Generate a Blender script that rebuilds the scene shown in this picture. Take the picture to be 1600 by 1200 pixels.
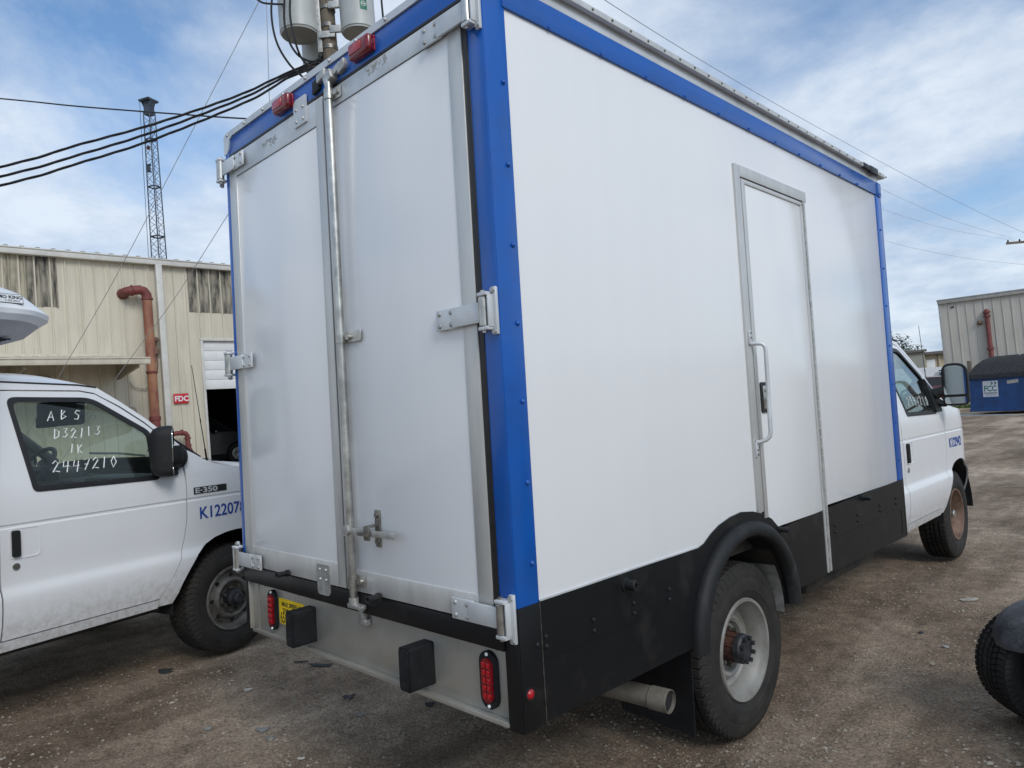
import bpy, bmesh, math, random
from mathutils import Vector, Matrix, noise
R = math.radians
random.seed(7)
for o in list(bpy.data.objects): bpy.data.objects.remove(o)
scene = bpy.context.scene
C = scene.collection

# ---------------------------------------------------------------- camera
cam = bpy.data.cameras.new('camera')
cam.sensor_fit = 'HORIZONTAL'; cam.sensor_width = 36.0; cam.lens = 36.0 * 1119.3 / 1600
cam.clip_start = 0.05; cam.clip_end = 3000
camo = bpy.data.objects.new('camera', cam); C.objects.link(camo)
cr = Vector((0.70702027, 0.70474260, -0.05882355)); cu = Vector((0.06946598, 0.01356832, 0.99749204)); cf = Vector((-0.70377327, 0.70933333, 0.03936255))
mw = Matrix((cr, cu, -cf)).transposed().to_4x4(); mw.translation = (1.5602, -1.5346, 1.5194)
camo.matrix_world = mw
scene.camera = camo

# ---------------------------------------------------------------- sky and sun
SUN_DIR = Vector((0.74, -0.22, 0.62)).normalized()      # towards the sun
world = bpy.data.worlds.new('World'); scene.world = world; world.use_nodes = True
nt = world.node_tree; N = nt.nodes; L = nt.links
N.clear()
def nd(t, **k):
    n = N.new(t)
    for a, b in k.items(): setattr(n, a, b)
    return n
wout = nd('ShaderNodeOutputWorld'); bg = nd('ShaderNodeBackground'); bg.inputs['Strength'].default_value = 0.145
sky = nd('ShaderNodeTexSky', sky_type='NISHITA'); sky.sun_disc = False
sky.sun_elevation = math.asin(SUN_DIR.z); sky.sun_rotation = math.atan2(SUN_DIR.x, SUN_DIR.y)
sky.air_density = 1.0; sky.dust_density = 1.2; sky.ozone_density = 1.8
tc = nd('ShaderNodeTexCoord'); sep = nd('ShaderNodeSeparateXYZ'); L.new(tc.outputs['Generated'], sep.inputs[0])
zz = nd('ShaderNodeMath', operation='MAXIMUM'); zz.inputs[1].default_value = 0.0; L.new(sep.outputs['Z'], zz.inputs[0])
za = nd('ShaderNodeMath', operation='ADD'); za.inputs[1].default_value = 0.22; L.new(zz.outputs[0], za.inputs[0])
dx = nd('ShaderNodeMath', operation='DIVIDE'); L.new(sep.outputs['X'], dx.inputs[0]); L.new(za.outputs[0], dx.inputs[1])
dy = nd('ShaderNodeMath', operation='DIVIDE'); L.new(sep.outputs['Y'], dy.inputs[0]); L.new(za.outputs[0], dy.inputs[1])
cmb = nd('ShaderNodeCombineXYZ'); L.new(dx.outputs[0], cmb.inputs[0]); L.new(dy.outputs[0], cmb.inputs[1]); cmb.inputs[2].default_value = 8.8
n1 = nd('ShaderNodeTexNoise'); n1.inputs['Scale'].default_value = 0.95; n1.inputs['Detail'].default_value = 12; n1.inputs['Roughness'].default_value = 0.58; n1.inputs['Distortion'].default_value = 0.25
L.new(cmb.outputs[0], n1.inputs['Vector'])
r1 = nd('ShaderNodeValToRGB'); r1.color_ramp.elements[0].position = 0.365; r1.color_ramp.elements[1].position = 0.53; L.new(n1.outputs['Fac'], r1.inputs[0])
n2 = nd('ShaderNodeTexNoise'); n2.inputs['Scale'].default_value = 1.9; n2.inputs['Detail'].default_value = 9; n2.inputs['Roughness'].default_value = 0.62
L.new(cmb.outputs[0], n2.inputs['Vector'])
r2 = nd('ShaderNodeValToRGB'); r2.color_ramp.elements[0].position = 0.36; r2.color_ramp.elements[1].position = 0.62
r2.color_ramp.elements[0].color = (2.8, 3.55, 4.75, 1); r2.color_ramp.elements[1].color = (5.2, 5.7, 6.3, 1)
L.new(n2.outputs['Fac'], r2.inputs[0])
mulc = nd('ShaderNodeMath', operation='MULTIPLY'); mulc.inputs[1].default_value = 0.9; L.new(r1.outputs[0], mulc.inputs[0])
mix = nd('ShaderNodeMixRGB'); skg = nd('ShaderNodeMixRGB', blend_type='MULTIPLY'); skg.inputs['Fac'].default_value = 1.0; skg.inputs['Color2'].default_value = (.88, 1.05, 1.14, 1); L.new(sky.outputs[0], skg.inputs['Color1'])
L.new(mulc.outputs[0], mix.inputs['Fac']); L.new(skg.outputs[0], mix.inputs['Color1']); L.new(r2.outputs[0], mix.inputs['Color2'])
L.new(mix.outputs[0], bg.inputs['Color']); L.new(bg.outputs[0], wout.inputs[0])

sl = bpy.data.lights.new('sun', 'SUN'); sl.energy = 1.4; sl.angle = R(22); sl.color = (1.0, 0.965, 0.92)
so = bpy.data.objects.new('sun', sl); C.objects.link(so); so.location = (6, -8, 12)
so.rotation_euler = SUN_DIR.to_track_quat('Z', 'Y').to_euler()

vs = scene.view_settings; vs.view_transform = 'Standard'; vs.look = 'None'; vs.gamma = 1; vs.exposure = 0.09; vs.use_curve_mapping = False

# ---------------------------------------------------------------- materials
MATS = {}
def mat(name, col, rough=0.5, metal=0.0, var=0.0, scale=6.0, bump=0.0, bscale=60.0, stretch=None, col2=None, pos=(0.35, 0.65), coat=0.0, rvar=0.0, spec=None, detail=6):
    if name in MATS: return MATS[name]
    m = bpy.data.materials.new(name); m.use_nodes = True; MATS[name] = m
    nt = m.node_tree; b = nt.nodes['Principled BSDF']
    b.inputs['Base Color'].default_value = (*col, 1); b.inputs['Roughness'].default_value = rough; b.inputs['Metallic'].default_value = metal
    if coat: b.inputs['Coat Weight'].default_value = coat; b.inputs['Coat Roughness'].default_value = 0.08
    if spec is not None: b.inputs['Specular IOR Level'].default_value = spec
    tc = nt.nodes.new('ShaderNodeTexCoord'); vec = tc.outputs['Object']
    if stretch:
        mp = nt.nodes.new('ShaderNodeMapping'); mp.inputs['Scale'].default_value = stretch; nt.links.new(vec, mp.inputs[0]); vec = mp.outputs[0]
    if var or col2 or rvar:
        nz = nt.nodes.new('ShaderNodeTexNoise'); nz.inputs['Scale'].default_value = scale; nz.inputs['Detail'].default_value = detail; nz.inputs['Roughness'].default_value = 0.62
        nt.links.new(vec, nz.inputs['Vector'])
        rp = nt.nodes.new('ShaderNodeValToRGB'); e = rp.color_ramp.elements
        e[0].position, e[1].position = pos
        c2 = col2 if col2 else tuple(max(0, c * (1 - var)) for c in col)
        c1 = col if col2 else tuple(min(1, c * (1 + var * 0.5)) for c in col)
        e[0].color = (*c2, 1); e[1].color = (*c1, 1)
        nt.links.new(nz.outputs['Fac'], rp.inputs[0]); nt.links.new(rp.outputs[0], b.inputs['Base Color'])
        if rvar:
            mr = nt.nodes.new('ShaderNodeMapRange'); mr.inputs['To Min'].default_value = max(0.02, rough - rvar); mr.inputs['To Max'].default_value = rough + rvar
            nt.links.new(nz.outputs['Fac'], mr.inputs['Value']); nt.links.new(mr.outputs[0], b.inputs['Roughness'])
    if bump:
        nb = nt.nodes.new('ShaderNodeTexNoise'); nb.inputs['Scale'].default_value = bscale; nb.inputs['Detail'].default_value = 4
        nt.links.new(vec, nb.inputs['Vector'])
        bp = nt.nodes.new('ShaderNodeBump'); bp.inputs['Strength'].default_value = bump; bp.inputs['Distance'].default_value = 0.01
        nt.links.new(nb.outputs['Fac'], bp.inputs['Height']); nt.links.new(bp.outputs[0], b.inputs['Normal'])
    return m

def glass_mat(name, tint, refl=0.10, rough=0.01):
    m = bpy.data.materials.new(name); m.use_nodes = True; MATS[name] = m
    nt = m.node_tree; nt.nodes.clear()
    out = nt.nodes.new('ShaderNodeOutputMaterial'); tr = nt.nodes.new('ShaderNodeBsdfTransparent'); tr.inputs[0].default_value = (*tint, 1)
    gl = nt.nodes.new('ShaderNodeBsdfGlossy'); gl.inputs['Roughness'].default_value = rough; gl.inputs['Color'].default_value = (0.9, 0.95, 0.95, 1)
    lw = nt.nodes.new('ShaderNodeLayerWeight'); lw.inputs['Blend'].default_value = .5
    fr = nt.nodes.new('ShaderNodeMath'); fr.operation = 'POWER'; fr.inputs[1].default_value = 4.5; nt.links.new(lw.outputs['Facing'], fr.inputs[0])
    ad = nt.nodes.new('ShaderNodeMath'); ad.operation = 'ADD'; ad.inputs[1].default_value = refl; ad.use_clamp = True
    mx = nt.nodes.new('ShaderNodeMixShader')
    nt.links.new(fr.outputs[0], ad.inputs[0]); nt.links.new(ad.outputs[0], mx.inputs[0]); nt.links.new(tr.outputs[0], mx.inputs[1]); nt.links.new(gl.outputs[0], mx.inputs[2])
    nt.links.new(mx.outputs[0], out.inputs[0])
    return m

def panel_mat(name, col, dirt, rough, dz0, dz1, streak=9.0):
    """glossy white panel with faint vertical wash streaks, plus road dirt that thins out upwards from dz0 to dz1 (object z)"""
    m = bpy.data.materials.new(name); m.use_nodes = True; MATS[name] = m
    nt = m.node_tree; b = nt.nodes['Principled BSDF']; n = nt.nodes.new; l = nt.links.new
    b.inputs['Roughness'].default_value = rough
    tc = n('ShaderNodeTexCoord'); mp = n('ShaderNodeMapping'); mp.inputs['Scale'].default_value = (streak, streak, 0.35); l(tc.outputs['Object'], mp.inputs[0])
    nz = n('ShaderNodeTexNoise'); nz.inputs['Scale'].default_value = 1.0; nz.inputs['Detail'].default_value = 6; l(mp.outputs[0], nz.inputs['Vector'])
    rp = n('ShaderNodeValToRGB'); rp.color_ramp.elements[0].position = 0.3; rp.color_ramp.elements[1].position = 0.62
    rp.color_ramp.elements[0].color = (*[c * 0.985 for c in col], 1); rp.color_ramp.elements[1].color = (*col, 1); l(nz.outputs['Fac'], rp.inputs[0])
    sp = n('ShaderNodeSeparateXYZ'); l(tc.outputs['Object'], sp.inputs[0])
    mr = n('ShaderNodeMapRange'); mr.inputs['From Min'].default_value = dz0; mr.inputs['From Max'].default_value = dz1; mr.inputs['To Min'].default_value = 1.0; mr.inputs['To Max'].default_value = 0.0
    l(sp.outputs['Z'], mr.inputs['Value'])
    ns = n('ShaderNodeTexNoise'); ns.inputs['Scale'].default_value = 26; ns.inputs['Detail'].default_value = 8; ns.inputs['Roughness'].default_value = 0.75; l(tc.outputs['Object'], ns.inputs['Vector'])
    rs = n('ShaderNodeValToRGB'); rs.color_ramp.elements[0].position = 0.42; rs.color_ramp.elements[1].position = 0.72; l(ns.outputs['Fac'], rs.inputs[0])
    mu = n('ShaderNodeMath'); mu.operation = 'MULTIPLY'; l(mr.outputs[0], mu.inputs[0]); l(rs.outputs[0], mu.inputs[1])
    mx = n('ShaderNodeMixRGB'); mx.inputs['Color2'].default_value = (*dirt, 1); l(mu.outputs[0], mx.inputs['Fac']); l(rp.outputs[0], mx.inputs['Color1'])
    # a few small scuffs
    vo = n('ShaderNodeTexNoise'); vo.inputs['Scale'].default_value = 7.0; vo.inputs['Detail'].default_value = 10; vo.inputs['Roughness'].default_value = 0.8; l(tc.outputs['Object'], vo.inputs['Vector'])
    rv = n('ShaderNodeValToRGB'); rv.color_ramp.elements[0].position = 0.70; rv.color_ramp.elements[1].position = 0.80; rv.color_ramp.elements[1].color = (.25, .25, .25, 1); l(vo.outputs['Fac'], rv.inputs[0])
    m2 = n('ShaderNodeMixRGB'); m2.inputs['Color2'].default_value = (.30, .30, .30, 1); l(rv.outputs[0], m2.inputs['Fac']); l(mx.outputs[0], m2.inputs['Color1'])
    l(m2.outputs[0], b.inputs['Base Color'])
    m3 = n('ShaderNodeMapRange'); m3.inputs['To Min'].default_value = max(.03, rough - .03); m3.inputs['To Max'].default_value = rough + .05; l(nz.outputs['Fac'], m3.inputs['Value']); l(m3.outputs[0], b.inputs['Roughness'])
    # faint oil-canning
    nw = n('ShaderNodeTexNoise'); nw.inputs['Scale'].default_value = 1.6; nw.inputs['Detail'].default_value = 2; l(tc.outputs['Object'], nw.inputs['Vector'])
    bp = n('ShaderNodeBump'); bp.inputs['Strength'].default_value = 0.035; bp.inputs['Distance'].default_value = 0.02; l(nw.outputs['Fac'], bp.inputs['Height']); l(bp.outputs[0], b.inputs['Normal'])
    return m

panel_mat('white_panel', (.77, .78, .79), (.72, .73, .74), 0.15, 0.92, 1.02)
panel_mat('white_car', (.72, .73, .745), (.34, .315, .28), 0.18, 0.40, 0.72)
mat('blue', (.006, .098, .42), .24, col2=(.012, .085, .33), scale=5, pos=(.28, .55), rvar=.08, bump=.06, bscale=18, detail=10)
mat('black_paint', (.0065, .007, .008), .42, col2=(.022, .021, .020), scale=4, pos=(.30, .44), rvar=.12, bump=.06, bscale=9, spec=.32, detail=12)
mat('black_trim', (.012, .012, .013), .5, var=.3, scale=20)
mat('black_plastic', (.011, .012, .013), .62, col2=(.035, .034, .033), scale=7, pos=(.28, .45), bump=.12, bscale=200, spec=.35, detail=12)
mat('rubber_block', (.010, .011, .013), .65, spec=.3, var=.4, scale=18, bump=.2, bscale=200)
mat('aluminium', (.60, .60, .58), .42, .45, var=.10, scale=5, stretch=(3, 3, .6), rvar=.14, bump=.04, bscale=40)
mat('alu_plate', (.46, .445, .405), .36, .55, col2=(.37, .355, .315), scale=3.5, pos=(.35, .65), rvar=.12, bump=.03, bscale=50)
mat('alu_pale', (.62, .64, .65), .45, .35, var=.18, scale=5, rvar=.12)
mat('steel', (.55, .54, .50), .34, .9, var=.35, scale=14, rvar=.15)
mat('steel_dark', (.22, .21, .19), .45, .8, var=.5, scale=30)
mat('galv', (.48, .48, .46), .5, .7, var=.3, scale=25, rvar=.15)
mat('tyre', (.013, .013, .014), .75, spec=.3, col2=(.034, .031, .027), scale=9, pos=(.35, .75), bump=.15, bscale=140)
mat('rim_grey', (.30, .295, .275), .45, .2, col2=(.19, .175, .15), scale=9, pos=(.3, .6))
mat('rim_rust', (.24, .15, .105), .6, .2, col2=(.11, .065, .045), scale=12)
mat('rim_dirty', (.22, .21, .195), .55, .3, col2=(.10, .09, .08), scale=12)
mat('rust', (.105, .040, .024), .8, col2=(.035, .017, .012), scale=22, bump=.3, bscale=90)
mat('hub_dark', (.028, .030, .034), .55, var=.5, scale=30)
mat('exhaust', (.25, .23, .195), .6, .25, col2=(.14, .125, .10), scale=12)
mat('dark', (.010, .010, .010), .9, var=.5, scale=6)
mat('chassis', (.020, .018, .016), .85, col2=(.05, .04, .03), scale=8)
mat('red_lens', (.42, .006, .012), .16, coat=.5, var=.3, scale=90, bump=.35, bscale=110)
mat('red_deep', (.20, .004, .010), .22, coat=.4, var=.4, scale=60)
mat('yellow', (.80, .56, .01), .5, var=.12, scale=12)
mat('print_black', (.012, .012, .012), .6, var=.1)
mat('print_blue', (.01, .06, .30), .45, var=.1)
mat('print_green', (.01, .16, .09), .5, var=.1)
mat('residue', (.40, .40, .39), .7, var=.3, scale=60)
mat('print_grey', (.18, .20, .21), .5, var=.1)
mat('marker_white', (.82, .84, .83), .6, var=.1)
mat('white_sign', (.72, .72, .76), .5, var=.08)
mat('red_sign', (.52, .018, .022), .5, var=.15)
mat('reefer_white', (.80, .82, .84), .35, var=.06, scale=3)
mat('reefer_grey', (.46, .47, .50), .5, var=.1)
mat('pillar_grey', (.11, .115, .12), .7, var=.2)
mat('seat', (.06, .063, .068), .85, var=.4, scale=30)
mat('dash', (.055, .058, .062), .6, var=.3, scale=15)
mat('beige', (.61, .565, .455), .5, col2=(.49, .45, .36), scale=2.2, stretch=(3, 3, .28), pos=(.3, .62), rvar=.1)
mat('beige_dark', (.40, .37, .30), .55, col2=(.27, .25, .20), scale=2.2, stretch=(3, 3, .28))
mat('stained', (.33, .30, .235), .7, col2=(.030, .028, .026), scale=2.0, stretch=(3.5, 3.5, .55), pos=(.40, .60))
mat('stained_faint', (.42, .38, .28), .7, col2=(.17, .15, .12), scale=2.0, stretch=(3.5, 3.5, .5), pos=(.38, .60))
mat('gutter', (.58, .57, .53), .45, var=.15, scale=3)
mat('grey_metal', (.50, .475, .42), .5, col2=(.41, .39, .35), scale=2.0, stretch=(2.5, 2.5, .3))
mat('grey_trim', (.36, .355, .33), .5, var=.15)
mat('fire_pipe', (.34, .165, .09), .65, col2=(.22, .075, .05), scale=3, stretch=(1, 1, .6), pos=(.4, .6), bump=.2)
mat('fire_pipe_red', (.20, .045, .038), .6, col2=(.12, .035, .03), scale=6)
mat('door_white', (.68, .69, .69), .5, var=.06, scale=4)
mat('concrete', (.34, .33, .31), .85, var=.25, scale=4)
mat('pole_wood', (.20, .165, .12), .85, col2=(.09, .075, .055), scale=7, stretch=(6, 6, .5), bump=.5, bscale=25)
mat('transformer', (.46, .48, .47), .42, var=.10, scale=4)
mat('transformer_base', (.24, .25, .24), .55, var=.15)
mat('wire_black', (.014, .015, .017), .6, var=.3, scale=20)
mat('wire_grey', (.34, .35, .36), .5, .2, var=.3)
mat('tower_steel', (.07, .09, .115), .6, .4, var=.4, scale=2)
mat('dumpster_blue', (.012, .075, .24), .5, col2=(.010, .045, .15), scale=3, bump=.1)
mat('dumpster_blue_light', (.02, .12, .36), .5, var=.2)
mat('dumpster_lid', (.030, .031, .033), .7, var=.4, scale=8)
mat('far_wall', (.27, .27, .235), .8, var=.12, scale=1)
mat('far_tan', (.46, .39, .27), .8, var=.15, scale=1)
mat('roof_dark', (.12, .11, .10), .8, var=.2)
mat('red_car', (.20, .012, .018), .25, coat=.5, var=.1)
mat('grey_car', (.035, .037, .042), .28, .5, coat=.5, var=.1)
mat('slate_car', (.14, .18, .22), .25, .3, coat=.5, var=.1)
mat('car_glass_dark', (.012, .015, .017), .06, var=.1)
mat('bark', (.09, .065, .045), .9, var=.4, scale=20)
mat('leaf', (.055, .085, .030), .7, var=.5, scale=4)
mat('grass', (.10, .15, .035), .85, var=.4, scale=9)
mat('cart_fender', (.030, .034, .042), .5, col2=(.12, .125, .135), scale=9, pos=(.36, .58), bump=.25, bscale=60, detail=10)
mat('cart_body', (.05, .055, .065), .5, var=.3)
mat('scrap_dark', (.035, .038, .04), .7, var=.4, scale=30)
mat('scrap_grey', (.22, .225, .22), .7, var=.3, scale=30)
mat('scrap_tan', (.36, .33, .28), .75, var=.3, scale=30)
mat('scrap_pale', (.55, .53, .48), .7, var=.3, scale=30)
mat('stone', (.41, .365, .30), .9, col2=(.14, .112, .085), scale=1.7, detail=12, pos=(.3, .7))
mat('mirror_glass', (.55, .60, .58), .02, 1.0)
glass_mat('window_glass', (.82, .87, .83), .07)
glass_mat('dark_glass', (.30, .36, .35), .06)

# ground: damp packed dirt with crushed stone
def ground_mat():
    m = bpy.data.materials.new('dirt'); m.use_nodes = True; MATS['dirt'] = m
    nt = m.node_tree; b = nt.nodes['Principled BSDF']; n = nt.nodes.new; l = nt.links.new
    b.inputs['Roughness'].default_value = .93; b.inputs['Specular IOR Level'].default_value = .22
    tc = n('ShaderNodeTexCoord'); O = tc.outputs['Object']
    def nz(scale, det=6, rough=.6, vec=O):
        k = n('ShaderNodeTexNoise'); k.inputs['Scale'].default_value = scale; k.inputs['Detail'].default_value = det; k.inputs['Roughness'].default_value = rough; l(vec, k.inputs['Vector']); return k.outputs['Fac']
    def ramp(fac, p0, c0, p1, c1):
        k = n('ShaderNodeValToRGB'); k.color_ramp.elements[0].position = p0; k.color_ramp.elements[1].position = p1
        k.color_ramp.elements[0].color = (*c0, 1); k.color_ramp.elements[1].color = (*c1, 1); l(fac, k.inputs[0]); return k.outputs[0]
    def mixc(fac, a, c, mode='MIX'):
        k = n('ShaderNodeMixRGB'); k.blend_type = mode
        if isinstance(fac, float): k.inputs['Fac'].default_value = fac
        else: l(fac, k.inputs['Fac'])
        l(a, k.inputs['Color1'])
        if isinstance(c, tuple): k.inputs['Color2'].default_value = (*c, 1)
        else: l(c, k.inputs['Color2'])
        return k.outputs[0]
    mp = n('ShaderNodeMapping'); mp.inputs['Rotation'].default_value = (0, 0, R(-8)); mp.inputs['Scale'].default_value = (1.5, .30, 1); l(O, mp.inputs[0])
    base = ramp(nz(.55, 8, .6), .36, (.235, .180, .134), .64, (.57, .475, .375))
    tracks = ramp(nz(1.7, 6, .55, mp.outputs[0]), .40, (.56, .53, .50), .60, (1, 1, 1))
    c = mixc(.80, base, tracks, 'MULTIPLY')
    c = mixc(.75, c, ramp(nz(7, 6, .7), .35, (.58, .56, .55), .65, (1.14, 1.12, 1.10)), 'MULTIPLY')
    c = mixc(.85, c, ramp(nz(70, 4, .75), .34, (.40, .385, .37), .64, (1.5, 1.46, 1.41)), 'MULTIPLY')
    vo = n('ShaderNodeTexVoronoi'); vo.inputs['Scale'].default_value = 75; l(O, vo.inputs['Vector'])
    st = ramp(vo.outputs['Distance'], .12, (1, 1, 1), .26, (0, 0, 0))
    sel = ramp(nz(9, 3, .6), .40, (0, 0, 0), .68, (1, 1, 1))
    mm = n('ShaderNodeMath'); mm.operation = 'MULTIPLY'; l(st, mm.inputs[0]); l(sel, mm.inputs[1])
    hs = n('ShaderNodeSeparateColor'); l(vo.outputs['Color'], hs.inputs[0])
    m2 = n('ShaderNodeMath'); m2.operation = 'MULTIPLY'; l(mm.outputs[0], m2.inputs[0]); l(hs.outputs[0], m2.inputs[1])
    c = mixc(m2.outputs[0], c, (.50, .44, .36))
    l(c, b.inputs['Base Color'])
    add = n('ShaderNodeMath'); add.operation = 'ADD'; l(nz(45, 6, .75), add.inputs[0])
    k2 = n('ShaderNodeMath'); k2.operation = 'MULTIPLY'; k2.inputs[1].default_value = 1.6; l(nz(9, 5, .65), k2.inputs[0]); l(k2.outputs[0], add.inputs[1])
    bp = n('ShaderNodeBump'); bp.inputs['Strength'].default_value = .9; bp.inputs['Distance'].default_value = .028; l(add.outputs[0], bp.inputs['Height']); l(bp.outputs[0], b.inputs['Normal'])
ground_mat()

# ---------------------------------------------------------------- mesh building
class MB:
    def __init__(s, xf=None): s.v = []; s.f = []; s.xf = xf
    def add(s, vs, fs):
        b = len(s.v); s.v += [tuple(v) for v in vs]; s.f += [tuple(i + b for i in f) for f in fs]; return s
    def bm(s, bm):
        bm.verts.index_update(); return s.add([v.co[:] for v in bm.verts], [[v.index for v in f.verts] for f in bm.faces])
    def box(s, x0, y0, z0, x1, y1, z1, bev=0.0, seg=2):
        x0, x1 = min(x0, x1), max(x0, x1); y0, y1 = min(y0, y1), max(y0, y1); z0, z1 = min(z0, z1), max(z0, z1)
        vs = [(x, y, z) for x in (x0, x1) for y in (y0, y1) for z in (z0, z1)]
        fs = [(0, 1, 3, 2), (4, 6, 7, 5), (0, 4, 5, 1), (2, 3, 7, 6), (0, 2, 6, 4), (1, 5, 7, 3)]
        if not bev: return s.add(vs, fs)
        b = bmesh.new(); bv = [b.verts.new(v) for v in vs]
        for f in fs: b.faces.new([bv[i] for i in f])
        bev = min(bev, .49 * min(x1 - x0, y1 - y0, z1 - z0))
        bmesh.ops.bevel(b, geom=b.edges[:], offset=bev, segments=seg, affect='EDGES', profile=.5)
        s.bm(b); b.free(); return s
    def obox(s, c, ax, ay, az, bev=0.0):
        """box with centre c and half-axis vectors"""
        c, ax, ay, az = map(Vector, (c, ax, ay, az)); t = MB(); t.box(-ax.length, -ay.length, -az.length, ax.length, ay.length, az.length, bev)
        X, Y, Z = ax.normalized(), ay.normalized(), az.normalized()
        return s.add([c + X * v[0] + Y * v[1] + Z * v[2] for v in t.v], t.f)
    def cyl(s, p0, p1, r, r1=None, n=16, bev=0.0):
        p0, p1 = Vector(p0), Vector(p1); r1 = r if r1 is None else r1; d = p1 - p0; h = d.length
        prof = [(0, 0), (0, r), (h, r1), (h, 0)] if not bev else [(0, 0), (0, r - bev), (bev, r), (h - bev, r1), (h, r1 - bev), (h, 0)]
        return s.lathe(prof, p0, d, n)
    def lathe(s, prof, o, axis, n=24, a0=0.0):
        o = Vector(o); Z = Vector(axis).normalized(); X = Z.orthogonal().normalized(); Y = Z.cross(X)
        vs = []; fs = []; idx = []
        for a, r in prof:
            if r < 1e-6: idx.append([len(vs)]); vs.append(o + Z * a)
            else:
                idx.append(list(range(len(vs), len(vs) + n)))
                for k in range(n):
                    t = a0 + 2 * math.pi * k / n; vs.append(o + Z * a + (X * math.cos(t) + Y * math.sin(t)) * r)
        for i in range(len(prof) - 1):
            A, B = idx[i], idx[i + 1]
            if len(A) == 1 and len(B) == 1: continue
            for k in range(n):
                q = (k + 1) % n
                if len(A) == 1: fs.append((A[0], B[k], B[q]))
                elif len(B) == 1: fs.append((A[k], B[0], A[q]))
                else: fs.append((A[k], B[k], B[q], A[q]))
        return s.add(vs, fs)
    def tube(s, pts, r, n=8, closed=False):
        pts = [Vector(p) for p in pts]; m = len(pts); rings = []; vs = []; fs = []
        rr = r if isinstance(r, (list, tuple)) else [r] * m
        up = None
        for i, p in enumerate(pts):
            if closed: t = pts[(i + 1) % m] - pts[i - 1]
            else: t = pts[min(i + 1, m - 1)] - pts[max(i - 1, 0)]
            t.normalize()
            if up is None: up = t.orthogonal().normalized()
            else: up = (up - t * up.dot(t)); up = up.normalized() if up.length > 1e-6 else t.orthogonal().normalized()
            w = t.cross(up)
            rings.append(list(range(len(vs), len(vs) + n)))
            for k in range(n):
                a = 2 * math.pi * k / n; vs.append(p + (up * math.cos(a) + w * math.sin(a)) * rr[i])
        for i in range(m if closed else m - 1):
            A, B = rings[i], rings[(i + 1) % m]
            for k in range(n): q = (k + 1) % n; fs.append((A[k], A[q], B[q], B[k]))
        if not closed: fs.append(tuple(reversed(rings[0]))); fs.append(tuple(rings[-1]))
        return s.add(vs, fs)
    def prism(s, poly, fn, w0, w1):
        """poly of (u, v); fn(u, v, w) -> xyz"""
        n = len(poly); vs = [fn(u, v, w0) for u, v in poly] + [fn(u, v, w1) for u, v in poly]
        fs = [tuple(range(n)), tuple(range(2 * n - 1, n - 1, -1))] + [(i, i + n, (i + 1) % n + n, (i + 1) % n) for i in range(n)]
        return s.add(vs, fs)
    def sphere(s, c, r, n=12, m=8, sq=(1, 1, 1)):
        prof = [(-r * math.cos(math.pi * i / m), r * math.sin(math.pi * i / m)) for i in range(m + 1)]
        t = MB().lathe(prof, (0, 0, 0), (0, 0, 1), n); c = Vector(c)
        return s.add([(c.x + v[0] * sq[0], c.y + v[1] * sq[1], c.z + v[2] * sq[2]) for v in t.v], t.f)
    def grid(s, fn, us, vs_):
        vs = [fn(u, v) for u in us for v in vs_]; m = len(vs_)
        fs = [(i * m + j, (i + 1) * m + j, (i + 1) * m + j + 1, i * m + j + 1) for i in range(len(us) - 1) for j in range(m - 1)]
        return s.add(vs, fs)
    def mesh(s, name, smooth=35):
        me = bpy.data.meshes.new(name)
        v = s.v if s.xf is None else [tuple(s.xf(Vector(p))) for p in s.v]
        me.from_pydata(v, [], s.f)
        b = bmesh.new(); b.from_mesh(me); bmesh.ops.recalc_face_normals(b, faces=b.faces[:]); b.to_mesh(me); b.free()
        if smooth: me.shade_smooth(); me.set_sharp_from_angle(angle=R(smooth))
        return me
    def build(s, name, m, parent=None, smooth=35, kind=None, label=None):
        me = s.mesh(name, smooth); me.materials.append(MATS[m])
        o = bpy.data.objects.new(name, me); C.objects.link(o)
        if parent is not None: o.parent = parent
        if kind: o['kind'] = kind
        if label: o['label'] = label
        return o

def thing(name, label, cat, loc=(0, 0, 0), rz=0.0, group=None):
    o = bpy.data.objects.new(name, None); C.objects.link(o); o.location = loc; o.rotation_euler = (0, 0, rz)
    o.empty_display_size = .2
    return tag(o, label, cat, group)
def tag(o, label, cat, group=None):
    o['label'] = label; o['category'] = cat
    if group: o['group'] = group
    return o
def rounded(pts, r, n=5):
    """round the corners of a 2D polygon"""
    out = []; m = len(pts)
    for i in range(m):
        p = Vector(pts[i]); a = Vector(pts[i - 1]) - p; b = Vector(pts[(i + 1) % m]) - p
        rr = r[i] if isinstance(r, (list, tuple)) else r
        if rr <= 0: out.append(tuple(p)); continue
        d = min(rr, a.length * .49, b.length * .49); A = p + a.normalized() * d; B = p + b.normalized() * d
        for k in range(n + 1):
            t = k / n; q = A * (1 - t) ** 2 + p * 2 * t * (1 - t) + B * t * t; out.append((q.x, q.y))
    return out
def text_mb(txt, size, fn, depth=.0015, bold=0.0, spacing=1.0, xscale=1.0, align='LEFT'):
    """lettering as thin solid geometry; fn(u, v, w) maps the flat text to the surface"""
    cu = bpy.data.curves.new('text', 'FONT'); cu.body = txt; cu.size = size; cu.extrude = depth / 2; cu.offset = bold; cu.space_character = spacing; cu.align_x = align
    cu.resolution_u = 3
    o = bpy.data.objects.new('text', cu); C.objects.link(o)
    dg = bpy.context.evaluated_depsgraph_get(); me = o.evaluated_get(dg).to_mesh()
    mb = MB().add([fn(v.co.x * xscale, v.co.y, v.co.z + depth / 2) for v in me.vertices], [tuple(p.vertices) for p in me.polygons])
    o.to_mesh_clear(); bpy.data.objects.remove(o); bpy.data.curves.remove(cu)
    return mb
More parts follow.
